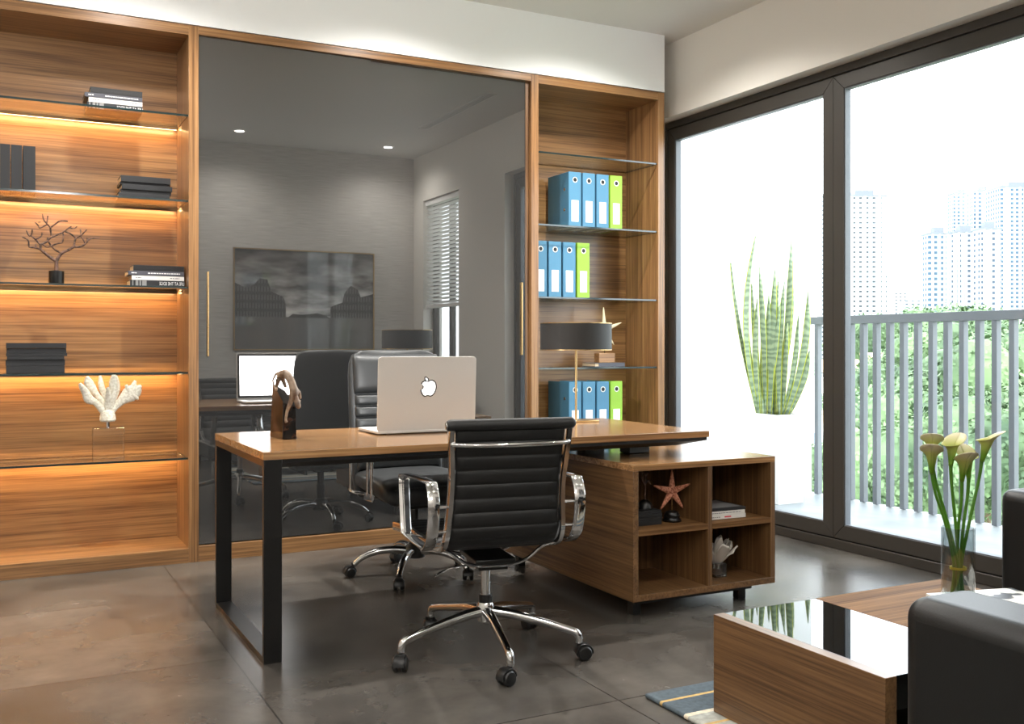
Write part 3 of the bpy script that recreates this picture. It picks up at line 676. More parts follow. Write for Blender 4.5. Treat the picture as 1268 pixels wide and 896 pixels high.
def cushion(mb, rings): return mb.ring_loft(rings)
def executive_chair():
    t = thing('executive_chair', 'high back charcoal leather executive chair tucked behind the desk', 'chair', (1.82, 4.57, 0), math.radians(180))
    # backrest shell: superellipse sections up the height
    def section(z, hw, y, thk, bow=.03, n=28):
        out = []
        for k in range(n):
            a = 2*PI*k/n; ca, sa = math.cos(a), math.sin(a)
            x = hw*math.copysign(abs(ca)**.35, ca); yy = thk*math.copysign(abs(sa)**.55, sa)
            out.append((x, y+yy+bow*(x/hw)**2*.6, z))
        return out
    prof = [(.37, .215, -.235, .020), (.40, .232, -.245, .030), (.47, .242, -.252, .034), (.60, .248, -.262, .036), (.72, .250, -.272, .036), (.85, .250, -.285, .036), (.98, .249, -.298, .034), (1.04, .243, -.304, .031), (1.08, .228, -.307, .025), (1.100, .19, -.308, .014), (1.105, .14, -.308, .006)]
    MB().ring_loft([section(*p) for p in prof]).build('back_shell', 'leather_grey', t, angle=70)
    # front padding: head pillow, lumbar pleats
    def pad(z0, z1, hw, thk, name, lean=.11):
        rings = []; n = 10
        for i in range(n+1):
            k = i/n; z = z0+(z1-z0)*k; q = (max(0, 1-(2*k-1)**4))**.5
            y = -.225-(z-.5)*lean
            rings.append(section(z, hw*(.985+.015*q), y, .010+thk*q, .035))
        MB().ring_loft(rings).build(name, 'leather_grey', t, angle=70)
    pad(.885, 1.085, .232, .036, 'headrest_pad')
    for k in range(4): pad(.885-.058*(k+1), .885-.058*k-.002, .228, .032, 'lumbar_pleat')
    pad(.50, .652, .226, .034, 'lower_back_pad')
    # seat: thick cushion with waterfall front
    def sec2(y, hw, z, thk, n=28):
        out = []
        for k in range(n):
            a = 2*PI*k/n; ca, sa = math.cos(a), math.sin(a)
            out.append((hw*math.copysign(abs(ca)**.4, ca), y, z+thk*math.copysign(abs(sa)**.6, sa)))
        return out
    P = [(-.235, .20, .46, .03), (-.22, .235, .46, .05), (-.05, .25, .458, .055), (.10, .255, .457, .058), (.19, .255, .452, .060), (.235, .25, .440, .056), (.262, .235, .425, .044), (.272, .20, .415, .02)]
    MB().ring_loft([sec2(*p) for p in P]).build('seat', 'leather_grey', t, angle=70)
    MB().tube([(-.2, .262, .462), (0, .268, .466), (.2, .262, .462)], .004, n=8, smooth=4).build('seat_piping', 'leather_grey', t)
    for sd in (-1, 1):
        a = MB().ring_loft([[(sd*.292+x, y, .605+z) for x, z in ((-.028, -.008), (-.02, -.016), (.02, -.016), (.028, -.008), (.026, .012), (.012, .020), (-.012, .020), (-.026, .012))] for y in (-.13, .20)])
        pad_ = a.build('armrest_pad', 'leather_grey', t, bevel=.006)
        m2 = MB()
        for y in (.145, .200):
            m2.cyl((sd*.292, y, .425), (sd*.292, y, .592), .007, n=12)
        m2.tube([(sd*.292, .215, .424), (sd*.292, .13, .422), (sd*.27, .06, .412), (sd*.15, .02, .400)], 1, flat=(.018, .005), up=(0, 0, 1) if False else (0, .3, 1), smooth=4)
        m2.cyl((sd*.292, -.11, .425), (sd*.292, -.11, .592), .007, n=12).tube([(sd*.292, -.13, .424), (sd*.27, -.08, .412), (sd*.15, -.04, .400)], .008, n=8, smooth=4)
        m2.build('arm_support', 'chrome', pad_)
    MB().box(-.11, .11, -.15, .12, .375, .402).box(-.06, .06, -.08, .08, .335, .376).box(-.03, .03, -.27, -.12, .385, .40).build('tilt_mechanism', 'black_metal', t, bevel=.006)
    MB().lathe([(.026, .155), (.026, .25), (.021, .25), (.021, .34)], n=24).build('column', 'plastic', t)
    MB().lathe([(.036, .085), (.05, .09), (.052, .12), (.04, .15), (.028, .160)], n=28).build('hub', 'plastic', t)
    for k, a in enumerate((162, 90, 18, -54, -126)):
        a = math.radians(a+180); c, s = math.cos(a), math.sin(a)
        P = [(c*q, s*q, z) for q, z in ((.03, .118), (.10, .128), (.18, .122), (.25, .098), (.295, .062))]
        leg = MB().tube(P, [.021, .019, .017, .0155, .014], n=14, smooth=5).build('base_leg', 'chrome', t)
        castor(t, c*.300, s*.300, a + (.4, -1.2, .9, 2.0, .3)[k], .025)
    return t
executive_chair()

# ================================================================== LAPTOP, STATUE, LAMP
t = thing('laptop', 'open silver laptop on the desk, lid with lit logo toward the room', 'laptop', (1.415, 3.975, .751))
lw, ld, lh = .455, .265, .318
def rrect(x0, x1, z0, z1, r, y, n=5):
    out = []
    for cx, cz, a0 in ((x1-r, z1-r, 0), (x0+r, z1-r, 90), (x0+r, z0+r, 180), (x1-r, z0+r, 270)):
        for k in range(n+1):
            a = math.radians(a0+90*k/n); out.append((cx+r*math.cos(a), y, cz+r*math.sin(a)))
    return out
base = MB().prism([(x, z, .004) for x, _, z in rrect(0, lw, 0, ld, .016, 0)], (0, 0, .011)).build('base', 'silver', t, bevel=.002)
MB().box(.045, lw-.045, .045, .145, .0150, .0158).build('keyboard', 'keys', base, smooth=False)
MB().box(lw/2-.06, lw/2+.06, .165, .245, .0150, .0154).build('touchpad', 'silver', base, smooth=False)
MB().box(.03, .05, .03, .05, 0, .004).box(lw-.05, lw-.03, .03, .05, 0, .004).box(.03, .05, ld-.05, ld-.03, 0, .004).box(lw-.05, lw-.03, ld-.05, ld-.03, 0, .004).build('rubber_feet', 'plastic', base, smooth=False)
lid = MB().prism(rrect(0, lw, 0, lh, .016, 0), (0, .007, 0)).build('lid', 'silver', t, bevel=.0015, loc=(0, .004, .012), rot=(math.radians(3), 0, 0))
MB().prism(rrect(.008, lw-.008, .014, lh-.008, .008, .0071), (0, .0008, 0)).build('bezel', 'dark', lid, smooth=False)
MB().box(.022, lw-.022, .0080, .0084, .030, lh-.022).build('screen', 'screen', lid, smooth=False)
# fruit-shaped lid logo with a bite on the left, as the photo shows it
body = [(735,402),(748,394),(765,391),(782,397),(795,410),(801,430),(801,455),(794,478),(783,498),(769,512),(754,517),(741,513),(730,511),(718,513),(706,517),(694,511),(684,498),(676,482),(672,466),(684,461),(692,452),(694,442),(691,432),(683,424),(676,420),(682,408),(694,399),(708,396),(722,399)]
leaf = [(727,392),(716,388),(708,378),(706,364),(718,366),(728,376),(731,388)]
sc_ = .62/1268*.455/.44
def logo_pts(pts, grow, y):
    cx = sum(p[0] for p in pts)/len(pts); cz = sum(p[1] for p in pts)/len(pts)
    out = []
    for x, z in pts:
        dx, dz = x-cx, z-cz; q = math.hypot(dx, dz); g_ = (q+grow)/q
        out.append((lw/2+((cx+dx*g_)-735)*sc_+.001, y, lh*.575-((cz+dz*g_)-452)*sc_))
    return out
MB().prism(logo_pts(body, 11, -.0006), (0, .0006, 0)).prism(logo_pts(leaf, 11, -.0006), (0, .0006, 0)).build('logo_outline', 'dark', lid, smooth=False)
MB().prism(logo_pts(body, -1, -.0012), (0, .0006, 0)).prism(logo_pts(leaf, -1, -.0012), (0, .0006, 0)).build('logo', 'logo', lid, smooth=False)

def skin_mesh(name, verts, edges, radii, mt, parent, sub=2, root=0):
    me = bpy.data.meshes.new(name); me.from_pydata(verts, edges, []); me.update()
    o = bpy.data.objects.new(name, me); col.objects.link(o)
    sk = o.modifiers.new('skin', 'SKIN'); sk.use_smooth_shade = True
    for i, v in enumerate(me.skin_vertices[0].data):
        rr = radii[i]; v.radius = (rr, rr) if not isinstance(rr, tuple) else rr; v.use_root = (i == root)
    k = o.modifiers.new('sub', 'SUBSURF'); k.levels = sub; k.render_levels = sub
    me.materials.append(M[mt]); o.parent = parent
    return o
t = thing('statue', 'small pale climbing cat figurine on a dark marble block at the desk left end', 'statue', (1.000, 3.965, .7505))
# marble block: slanted top, wider foot
bl_ = MB()
bl_.ring_loft([[(-.005, .145, 0), (.012, 0, 0), (.068, 0, 0), (.056, .145, 0)], [(.004, .135, .222), (.014, .004, .150), (.066, .004, .128), (.056, .135, .19)]])
bl_.build('plinth', 'marble', t, bevel=.0015, smooth=False)
V = [(.020, .055, .262), (.032, .025, .268), (.045, -.002, .235), (.056, -.012, .195), (.062, -.018, .165), (.066, -.022, .142), (.070, -.030, .122),   # spine hip..head..muzzle
     (.008, .060, .235), (.004, .075, .205), (-.002, .05, .198),          # hind leg
     (.030, .070, .240), (.040, .06, .205),                           # other hind leg
     (.040, -.014, .150), (.026, -.012, .115), (.020, -.012, .080), (.024, -.016, .068),   # fore leg reaching down
     (.078, .00, .190), (.082, -.002, .160),                             # other fore leg folded
     (.004, .082, .262), (-.008, .085, .235), (-.004, .07, .205)]             # tail
E = [(0,1),(1,2),(2,3),(3,4),(4,5),(5,6),(0,7),(7,8),(8,9),(0,10),(10,11),(3,12),(12,13),(13,14),(14,15),(3,16),(16,17),(0,18),(18,19),(19,20)]
R = [.015,.017,.0165,.016,.0095,.0150,.0085,.010,.006,.0065,.010,.006,.0095,.0065,.005,.0075,.0085,.0065,.0045,.0035,.003]
cat = skin_mesh('cat_figure', V, E, R, 'bronze', t)
for sd in (-1, 1):
    MB().sphere((.066+sd*.010, -.014, .154), .0055).build('ear', 'bronze', cat)

t = thing('table_lamp', 'table lamp with wide black drum shade on a thin brass pole at the desk back', 'lamp', (2.547, 4.240, .7505))
MB().obox((.03, .01), 1, 0, .075, .06, 0, .008).build('base', 'gold', t, bevel=.002)
MB().cyl((0, 0, .008), (0, 0, .44), .0055, n=14).cyl((0, 0, .44), (0, 0, .475), .012, n=14).build('pole', 'gold', t)
sh = MB(); Rr = .177
sh.lathe([(Rr, .358), (Rr, .487), (Rr-.003, .487), (Rr-.003, .358), (Rr, .358)], n=64, caps=False).build('lamp_shade', 'shade', t)
for z in (.356, .487):
    MB().lathe([(Rr+.0012, z-.001), (Rr+.0012, z+.003), (Rr-.004, z+.003), (Rr-.004, z-.001), (Rr+.0012, z-.001)], n=64, caps=False).build('shade_rim', 'gold', t)
sp_ = MB()
for k in range(3):
    a = 2*PI*k/3; sp_.cyl((0, 0, .475), ((Rr-.004)*math.cos(a), (Rr-.004)*math.sin(a), .482), .002, n=6)
sp_.build('shade_spider', 'gold', t)

# ================================================================== SHELF CONTENTS
def book(name, label, x0, x1, z, th_, depth, cover, yf=5.455, rot=0., group=None, spine=None):
    """lying book: spine toward the room; origin at its left front foot"""
    cx, cy = (x0+x1)/2, yf+depth/2
    t = thing(name, label, 'book', (cx, cy, z), rot, group)
    hw = (x1-x0)/2; hd = depth/2; c = .0025
    mb = MB()
    mb.box(-hw, hw, -hd, hd, 0, c).box(-hw, hw, -hd, hd, th_-c, th_-.0004).box(-hw, hw, -hd, -hd+c, c, th_-c)
    mb.build('cover', cover, t, bevel=.0008, smooth=False)
    MB().box(-hw+.003, hw-.004, -hd+c, hd-.004, c, th_-c).build('pages', 'pages', t, smooth=False)
    if spine == 'life':
        text_mesh('lettering', 'LIFE AT THE EDGE', 'print_white', t, th_*.74, (hw*.54, -hd-.0006, th_*.5), (PI/2, 0, 0), width=.125, mirror=True)
        mb = MB()
        for k, (a, b) in enumerate(((-.92, -.88), (-.80, -.70), (-.66, -.60), (-.56, -.40))): mb.box(hw*a, hw*b, -hd-.0005, -hd, .001, th_-.001)
        mb.build('spine_band', 'print_grey', t, smooth=False)
    elif spine:
        mt, spans = spine
        for a, b in spans:
            mb = MB(); x = hw*a
            while x < hw*b:
                q = random.uniform(.006, .016); mb.box(x, min(x+q, hw*b), -hd-.0005, -hd, th_*.40, th_*.62); x += q+.003
            mb.build('spine_print', mt, t, smooth=False)
    return t
def titled_stack(x0, x1, z, where, grp):
    z += .0005
    hs = [(.033, 'book_char', 'life', .010, 0, 'dark book with reversed white spine title, bottom of stack '+where),
          (.024, 'book_white', ('print_grey', ((-.85, -.62), (.45, .82))), .018, 0, 'white book third down in stack '+where),
          (.023, 'book_grey', ('print_white', ((-.88, -.70), (-.3, .85))), 0, -.002, 'slate grey book, second in stack '+where),
          (.030, 'book_black', ('book_char', ((-.5, .6),)), .026, 0, 'black book on top of stack '+where)]
    for th_, cv, sp, dx, yo, lb in hs:
        book('book', lb, x0+dx, x1-(.0 if sp != 'life' else .0), z, th_, .175, cv, yf=5.455+yo, spine=sp, group=grp); z += th_+.0003
titled_stack(.385, .660, 2.331, 'on the highest lit glass shelf', 'titled books on the highest glass shelf')
titled_stack(.590, .868, 1.435, 'beside the branch ornament', 'titled books beside the branch ornament')
names5 = ['bottom', 'second from the bottom', 'middle', 'second from the top', 'topmost']
z = 1.8865
for k, (th_, a, b, yo) in enumerate(((.030, .545, .795, .0), (.017, .555, .803, .004), (.026, .560, .808, -.004), (.013, .553, .800, .010), (.032, .556, .800, .002))):
    book('book', 'charcoal book, %s of five stacked on the second lit shelf' % names5[k], a, b, z, th_, .17, 'book_char', yf=5.455+yo, group='charcoal books stacked on the second shelf'); z += th_+.0003
names6 = ['bottom', 'second from the bottom', 'third from the bottom', 'third from the top', 'second from the top', 'topmost']
z = .9925
for k, (th_, a, b, yo) in enumerate(((.036, .030, .292, 0), (.030, .028, .294, .004), (.017, .034, .290, -.002), (.015, .030, .304, .002), (.024, .032, .300, .004), (.026, .030, .300, -.002))):
    book('book', 'charcoal book, %s of six stacked above the white coral' % names6[k], a, b, z, th_, .17, 'book_char', yf=5.455+yo, group='charcoal books stacked above the coral'); z += th_+.0003
for k, (a, b, pos) in enumerate(((.105, .160, 'rightmost'), (.052, .100, 'middle'), (.004, .048, 'leftmost'))):
    t = thing('book', 'tall dark book standing upright at the left edge, %s of three' % pos, 'book', (a, 5.455, 1.8865), 0, 'dark books standing upright on the second shelf')
    w_ = b-a; h = .228
    MB().box(0, w_, 0, .002, 0, h).box(0, .002, .002, .16, 0, h).box(w_-.002, w_, .002, .16, 0, h).build('cover', 'book_char', t, bevel=.0008, smooth=False)
    MB().box(.002, w_-.002, .002, .155, .003, h-.003).build('pages', 'pages', t, smooth=False)

# branch ornament on black cylinder pot (second lit bay)
t = thing('branch_ornament', 'dark bare branching tree ornament in a small black pot on lit shelf', 'ornament', (.258, 5.53, 1.4355))
MB().lathe([(.001, .0), (.035, .0), (.0365, .003), (.0365, .069), (.034, .072), (.010, .072), (.001, .070)], n=24).build('pot', 'black_metal', t, bevel=0)
S = 1/977*120*5.03/1230   # photo zoom pixel to metre
def bp_(x, y, dy=0): return ((x-488)*S, dy, (805-y)*S)
paths = [([(488,670),(488,560)], .0105, .009), ([(475,558),(420,520),(375,480),(345,450),(345,410)], .008, .0055), ([(345,450),(290,438),(240,432),(232,370),(178,338)], .005, .0035),
 ([(345,410),(300,355),(262,320),(240,318),(216,265)], .005, .003), ([(262,320),(268,258)], .0035, .003), ([(300,355),(350,320),(357,282)], .0035, .0028), ([(300,440),(302,400)], .0035, .003),
 ([(345,405),(400,372),(430,335),(500,296),(560,262),(600,225),(628,205)], .0055, .003), ([(600,228),(655,226),(678,205)], .003, .0028), ([(560,260),(620,280),(672,322)], .0045, .0045),
 ([(440,310),(432,250),(435,225)], .0045, .004), ([(435,225),(400,190),(372,150),(362,95)], .004, .003), ([(400,190),(410,112)], .0035, .003), ([(410,195),(340,235),(322,210),(295,182)], .0035, .003),
 ([(435,228),(480,190),(520,160),(592,160)], .0042, .003), ([(415,372),(440,410),(480,450),(520,470)], .0042, .0048), ([(440,415),(400,428),(360,400)], .0035, .0035), ([(440,412),(500,385),(540,372),(552,310),(548,280)], .0042, .0035),
 ([(492,556),(510,520),(540,480),(600,445),(650,412)], .0085, .006), ([(650,412),(655,365),(668,325)], .0052, .0045), ([(668,325),(715,295),(768,235)], .0042, .003), ([(715,295),(712,225)], .0035, .003),
 ([(650,412),(700,410),(750,385),(790,335),(830,318),(890,312)], .0055, .003), ([(715,300),(745,350),(755,375)], .0035, .0035), ([(775,345),(772,315)], .003, .0025), ([(405,372),(405,330)], .003, .0028), ([(340,180),(322,185)], .0025, .002)]
mb = MB()
for i, (p, r0, r1) in enumerate(paths):
    dd = [.0, .012, -.014, .02, -.01, .008][i % 6]
    n_ = len(p); m_ = [bp_(x, y, (dd*(k/max(1, n_-1)) if i > 1 else 0)) for k, (x, y) in enumerate(p)]
    mb.tube(m_, [r0+(r1-r0)*k/(n_-1) for k in range(n_)], n=8, smooth=4)
mb.build('branches', 'branch', t, angle=80)

# coral on acrylic block (lowest glass shelf)
t = thing('coral_ornament', 'white branching coral on a clear acrylic block on the lowest glass shelf', 'ornament', (.500, 5.50, .5460))
MB().box(-.075, .075, -.04, .04, 0, .160).build('acrylic_block', 'vase', t, bevel=.002, smooth=False)
MB().cyl((-.002, 0, .161), (-.002, 0, .196), .010).build('pin', 'chrome', t)
mb = MB()
mb.lathe([(.004, .190), (.034, .192), (.040, .200), (.038, .222), (.030, .245), (.008, .255)], (-.003, 0, 0), 20)
mb.build('coral_base', 'coral', t)
S2 = 120/827*5.11/1230
def fan(path, widths, dy, thick=.010):
    """flat lobed coral branch drawn from its centre line, rounded section"""
    P = [Vector(((x-367)*S2, dy*k/max(1, len(path)-1), (830-y)*S2)) for k, (x, y) in enumerate(path)]
    P2, W2 = catmull(P, widths, 6, False)
    rings = []
    for i, p in enumerate(P2):
        a = P2[max(0, i-1)]; c = P2[min(len(P2)-1, i+1)]; tn = (c-a).normalized(); side = tn.cross(Vector((0, 1, 0))).normalized()
        w_ = W2[i]*S2*1.08; n = 12
        rings.append([p+side*(w_*math.cos(2*PI*k/n))+Vector((0, 1, 0))*(min(thick, max(.003, w_))*math.sin(2*PI*k/n)) for k in range(n)])
    return rings
for path, wd, dy in (([(355,470),(310,400),(262,345),(212,315),(185,260),(155,210),(138,180)], [26,28,24,38,30,22,8], -.03),
                     ([(350,440),(320,350),(275,280),(235,220),(212,170),(203,125)], [22,24,22,36,34,10], .03),
                     ([(362,430),(350,330),(322,235),(312,180),(308,120)], [20,20,24,22,8], .045),
                     ([(365,450),(362,360),(360,280),(358,215)], [30,26,22,8], -.035),
                     ([(375,440),(392,340),(405,250),(408,170),(408,108)], [24,28,34,34,12], -.01),
                     ([(385,430),(420,310),(440,240),(438,180),(432,120)], [16,18,22,22,8], .03),
                     ([(385,450),(420,400),(470,340),(530,290),(580,250),(610,215)], [22,20,34,62,58,30], .0),
                     ([(540,270),(520,230),(508,200)], [26,18,10], -.004), ([(560,250),(572,200),(584,165)], [26,20,10], .004), ([(580,250),(612,225),(632,208)], [26,20,10], 0), ([(570,290),(595,315),(606,332)], [26,16,7], 0)):
    MB().ring_loft(fan(path, wd, dy)).build('coral_branch', 'coral', t, angle=80)

# binders -------------------------------------------------------------
def make_binder(cover, label, x, yf, z, group):
    t = thing('ring_binder', label, 'binder', (x, yf, z), 0, group)
    w_, d_, h = .091, .270, .352
    mb = MB().box(0, w_, 0, .004, 0, h).box(0, .004, .004, d_, 0, h).box(w_-.004, w_, .004, d_, 0, h)
    mb.build('cover', cover, t, bevel=.0018, smooth=False)
    MB().box(.008, w_-.008, .006, d_-.02, .006, h-.012).build('paper_block', 'paper', t, smooth=False)
    MB().box(.020, w_-.020, -.0012, .0002, .036, .172).build('spine_label', 'paper', t, smooth=False)
    c = (w_/2, 0, h-.050)
    MB().lathe([(.0185, -.0016), (.0185, .0), (.0125, .0), (.0125, -.0016), (.0185, -.0016)], c, 24, 'Y', caps=False).build('ring_hole_rim', 'silver', t)
    MB().lathe([(.0005, -.0009), (.0128, -.0009), (.0128, 0), (.0005, 0)], c, 24, 'Y').build('ring_hole', 'dark', t)
    rv = MB()
    for zz in (.115, .245): rv.lathe([(.0005, -.0022), (.010, -.0018), (.011, 0), (.0005, 0)], (0, .055, zz), 16, 'X')
    rv.build('rivet', 'chrome', t)
    return t
for z, x0, row in ((1.883, 3.215, 'upper'), (1.433, 2.965, 'middle'), (.992-.447, 3.217, 'lower')):
    words_ = ('leftmost', 'middle', 'rightmost')
    for k in range(4):
        if k < 3: lb = 'blue ring binder, %s of the three blue in the %s binder row' % (words_[k], row)
        else: lb = 'lime green ring binder at the right end of the %s binder row' % row
        make_binder('bind_blue' if k < 3 else 'bind_green', lb, x0+.1045*k, 5.440, z+.0006, 'ring binders in the %s row' % row)

# cream starfish figure on book, behind the lamp
t = thing('book', 'dark grey book lying under the cream starfish on the right bookcase shelf', 'book', (3.535, 5.535, .9926))
MB().box(-.115, .115, -.08, .08, 0, .003).box(-.115, .115, -.08, .08, .022, .025).box(-.085, .115, -.08, -.077, .003, .022).build('cover', 'book_grey', t, smooth=False)
MB().box(-.112, .112, -.077, .077, .003, .022).build('pages', 'pages', t, smooth=False)
def star_mesh(mb, c, ang0, lens, rad, tilt=0, thick=.35):
    for k, L in enumerate(lens):
        a = ang0 + 2*PI*k/5
        n = 8; rings = []
        for i in range(n+1):
            q = i/n; r_ = rad*(1-.82*q)*(1 if q < 1 else .6)
            p = Vector((c[0]+math.cos(a)*L*q, c[1]+tilt*q*math.sin(a), c[2]+math.sin(a)*L*q)); sd = Vector((-math.sin(a), 0, math.cos(a)))
            rings.append([p+sd*(r_*math.cos(2*PI*j/10))+Vector((0, 1, 0))*(r_*thick*2*math.sin(2*PI*j/10)) for j in range(10)])
        mb.ring_loft(rings)
    mb.sphere(c, rad*1.02, (1, .75, 1), 16)
    return mb
t = thing('starfish_figurine', 'cream starfish standing on a wooden block behind the black lamp shade', 'ornament', (3.545, 5.535, 1.0182))
MB().box(-.062, .062, -.03, .03, 0, .062).build('wood_block', 'wood_x', t, bevel=.002)
MB().cyl((0, 0, .062), (0, 0, .12), .002, n=8).build('pin', 'black_metal', t)
star_mesh(MB(), (-.004, 0, .215), math.radians(92), (.150, .135, .14, .125, .145), .020).build('starfish', 'star_cream', t, angle=80)

# credenza contents ----------------------------------------------------
zsh = zs_+.024+.0005
names4 = ['bottom', 'second', 'third', 'topmost']
z = zsh
for k, (th_, a, b) in enumerate(((.022, 2.352, 2.496), (.012, 2.354, 2.500), (.014, 2.353, 2.498), (.013, 2.356, 2.494))):
    book('book', 'small black book, %s of four beneath the miniature tree in the credenza' % ['bottom', 'second from bottom', 'second from top', 'topmost'][k], a, b, z, th_, .165, 'book_black', yf=3.45, group='black books in the credenza'); z += th_+.0003
t = thing('miniature_tree', 'tiny dark bare tree ornament on a dome base atop black credenza books', 'ornament', (2.452, 3.51, z))
MB().lathe([(.001, 0), (.034, 0), (.034, .006), (.028, .022), (.016, .034), (.004, .038), (.001, .038)], n=20).build('dome_base', 'black_metal', t)
mb = MB()
for p in ([(0,0,.036),(.002,0,.075),(0,0,.11)], [(0,0,.10),(-.012,.004,.125),(-.026,-.004,.135)], [(0,0,.10),(.012,-.004,.12),(.022,.004,.112),(.034,0,.122)], [(-.010,.003,.122),(-.012,0,.145),(-.022,0,.155)], [(0,0,.108),(.004,0,.135),(-.002,.004,.155)], [(.004,0,.13),(.018,.003,.15),(.026,0,.148)], [(.020,.003,.114),(.030,0,.10)]):
    mb.tube(p, [.0034*(1-.25*k) for k in range(len(p))], n=7, smooth=3)
mb.build('branches', 'branch', t, angle=80)
t = thing('starfish_stand', 'orange brown starfish mounted on a round black stand in the credenza cubby', 'ornament', (2.578, 3.49, zsh))
MB().lathe([(.001, 0), (.040, 0), (.042, .006), (.036, .012), (.034, .020), (.036, .026), (.030, .032), (.028, .040), (.012, .046), (.001, .046)], n=24).build('stand', 'black_metal', t)
MB().cyl((0, 0, .045), (0, 0, .10), .0022, n=8).build('pin', 'gold', t)
sf = star_mesh(MB(), (0, 0, .128), math.radians(90), (.092, .092, .092, .092, .092), .019)
sf = sf.build('starfish', 'starfish', t, angle=80); sf.rotation_euler = (0, 0, -.15)
for k, (th_, cv, lb) in enumerate(((.018, 'book_white', 'white book with small red lettering under another in right credenza cubby'), (.016, 'book_white', 'thin white book between two others in the right credenza cubby'), (.013, 'book_char', 'dark covered magazine on top of white books in right credenza cubby'))):
    zz = zsh+(0, .0185, .0348)[k]
    b_ = book('book', lb, 2.704, 2.935-(.004 if k == 1 else 0), zz, th_, .21, cv, yf=3.43, group='books in the right credenza cubby', spine=(('print_grey', ((-.6, -.2),)) if k == 0 else (('print_grey', ((-.85, .8),)) if k == 1 else None)), rot=-.03)
    if k == 0: MB().box(.0, .035, -.1057, -.105, .006, .012).build('red_lettering', 'print_red', b_, smooth=False)
    if k == 2: MB().box(-.10, .10, -.09, .09, .0128, .0132).build('cover_picture', 'print_grey', b_, smooth=False)
t = thing('shell_ornament', 'white flower shaped shell on a small acrylic block in lower credenza cubby', 'ornament', (2.828, 3.50, cz0+th+.0005))
MB().box(-.032, .032, -.032, .032, 0, .060).build('acrylic_block', 'vase', t, bevel=.002, smooth=False)
MB().cyl((0, 0, .035), (0, 0, .075), .007).build('pin', 'chrome', t)
for k in range(11):
    outer = k < 6
    a0 = (k*2*PI/6+.25) if outer else (k*2*PI/5+.6); H_ = ((.094, .080, .102, .088, .100, .084)[k] if outer else (.118, .108, .122, .110, .116)[k-6]); rr = (.074 if outer else .040)
    def fn(u, v, a0=a0, H_=H_, rr=rr, outer=outer):
        e = abs(2*u-1); a = a0+(u-.5)*(1.15 if outer else 1.3)*(1-.35*max(0, v-.6)/.4)
        rad = .007+rr*(v**.7+.42*max(0, v-.55)**1.2)
        cup = .010*e*e*v
        return ((rad-cup)*math.cos(a), (rad-cup)*math.sin(a), .056+H_*v**1.1*(1-.30*e**2.5*v)+.004*math.sin(11*u+k)*v)
    MB().grid(fn, 12, 10).build('shell_petal', 'shell', t, solid=.003, angle=80)

# ================================================================== SEATING CORNER
rug = MB().box(0, 1.95, -1.75, 0, .001, .016).build('rug', 'rug', loc=(1.835, 2.63, 0), bevel=.006)
tag(rug, 'blue grey striped wool rug lying under the coffee table', 'rug')
tx0, tx1, ty0, ty1, tz = 1.928, 2.925, 1.742, 2.400, .312
t = thing('coffee_table', 'low square walnut coffee table with black glass inset at left', 'coffee table', (tx0, ty0, .0165))
w_, d_, h = tx1-tx0, ty1-ty0, tz-.0165
MB().box(0, .040, 0, d_, 0, h).build('side_panel', 'walnut_y', t, bevel=.0012)
MB().box(.040, .412, .03, d_-.006, h-.10, h-.006).build('glass_inset_tray', 'black_metal', t, smooth=False)
MB().box(.0405, .412, .004, d_-.002, h-.0058, h-.0008).build('glass_top', 'tabletop_glass', t, smooth=False)
MB().box(.4125, w_, 0, d_, h-.09, h).build('wooden_top', 'walnut_x', t, bevel=.0012)
MB().box(w_-.05, w_, .0, d_, 0, h-.0905).build('end_panel', 'walnut_y', t, bevel=.001)
MB().box(.41, .43, .06, d_-.06, 0, h-.0905).build('inner_panel', 'black_metal', t, smooth=False)

def rounded_arm(mb, x0, x1, y0, y1, z0, z1, r=.07, axis='Y'):
    """upholstered slab with softly rounded upper edges and ends"""
    return mb.box(x0, x1, y0, y1, z0, z1)
t = thing('sofa', 'black leather sofa with padded arm at bottom right beside the coffee table', 'sofa', (1.69, .63, 0))
sl = 1.55
def pillow_box(name, x0, x1, y0, y1, z0, z1, parent, bev=.05, mt='leather_sofa'):
    return MB().box(x0, x1, y0, y1, z0, z1).build(name, mt, parent, bevel=bev, seg=6, angle=80)
pillow_box('armrest', 0, .20, .02, .862, .075, .600, t, .045)
pillow_box('armrest', sl-.20, sl, .02, .862, .075, .600, t, .045)
pillow_box('backrest', .203, sl-.203, .02, .24, .075, .80, t, .05)
pillow_box('seat_base', .203, sl-.203, .243, .84, .075, .26, t, .02)
for x0 in (.206, .78):
    pillow_box('seat_cushion', x0, x0+.565, .245, .85, .262, .43, t, .04)
for x in (.05, sl-.05):
    for y in (.08, .80): MB().cyl((x, y, .0), (x, y, .0755), .018).build('leg', 'chrome', t)
t = thing('armchair', 'black leather armchair at right edge in front of the sliding window', 'armchair', (3.205, 1.50, 0))
pillow_box('armrest', 0, .72, .70, .885, .075, .612, t, .04)
pillow_box('armrest', 0, .72, 0, .185, .075, .612, t, .04)
pillow_box('backrest', .53, .72, .188, .697, .075, .80, t, .05)
pillow_box('seat_base', .02, .528, .188, .697, .075, .26, t, .02)
pillow_box('seat_cushion', .01, .528, .19, .695, .262, .43, t, .04)
for x in (.06, .66):
    for y in (.06, .82): MB().cyl((x, y, .0), (x, y, .0755), .018).build('leg', 'chrome', t)

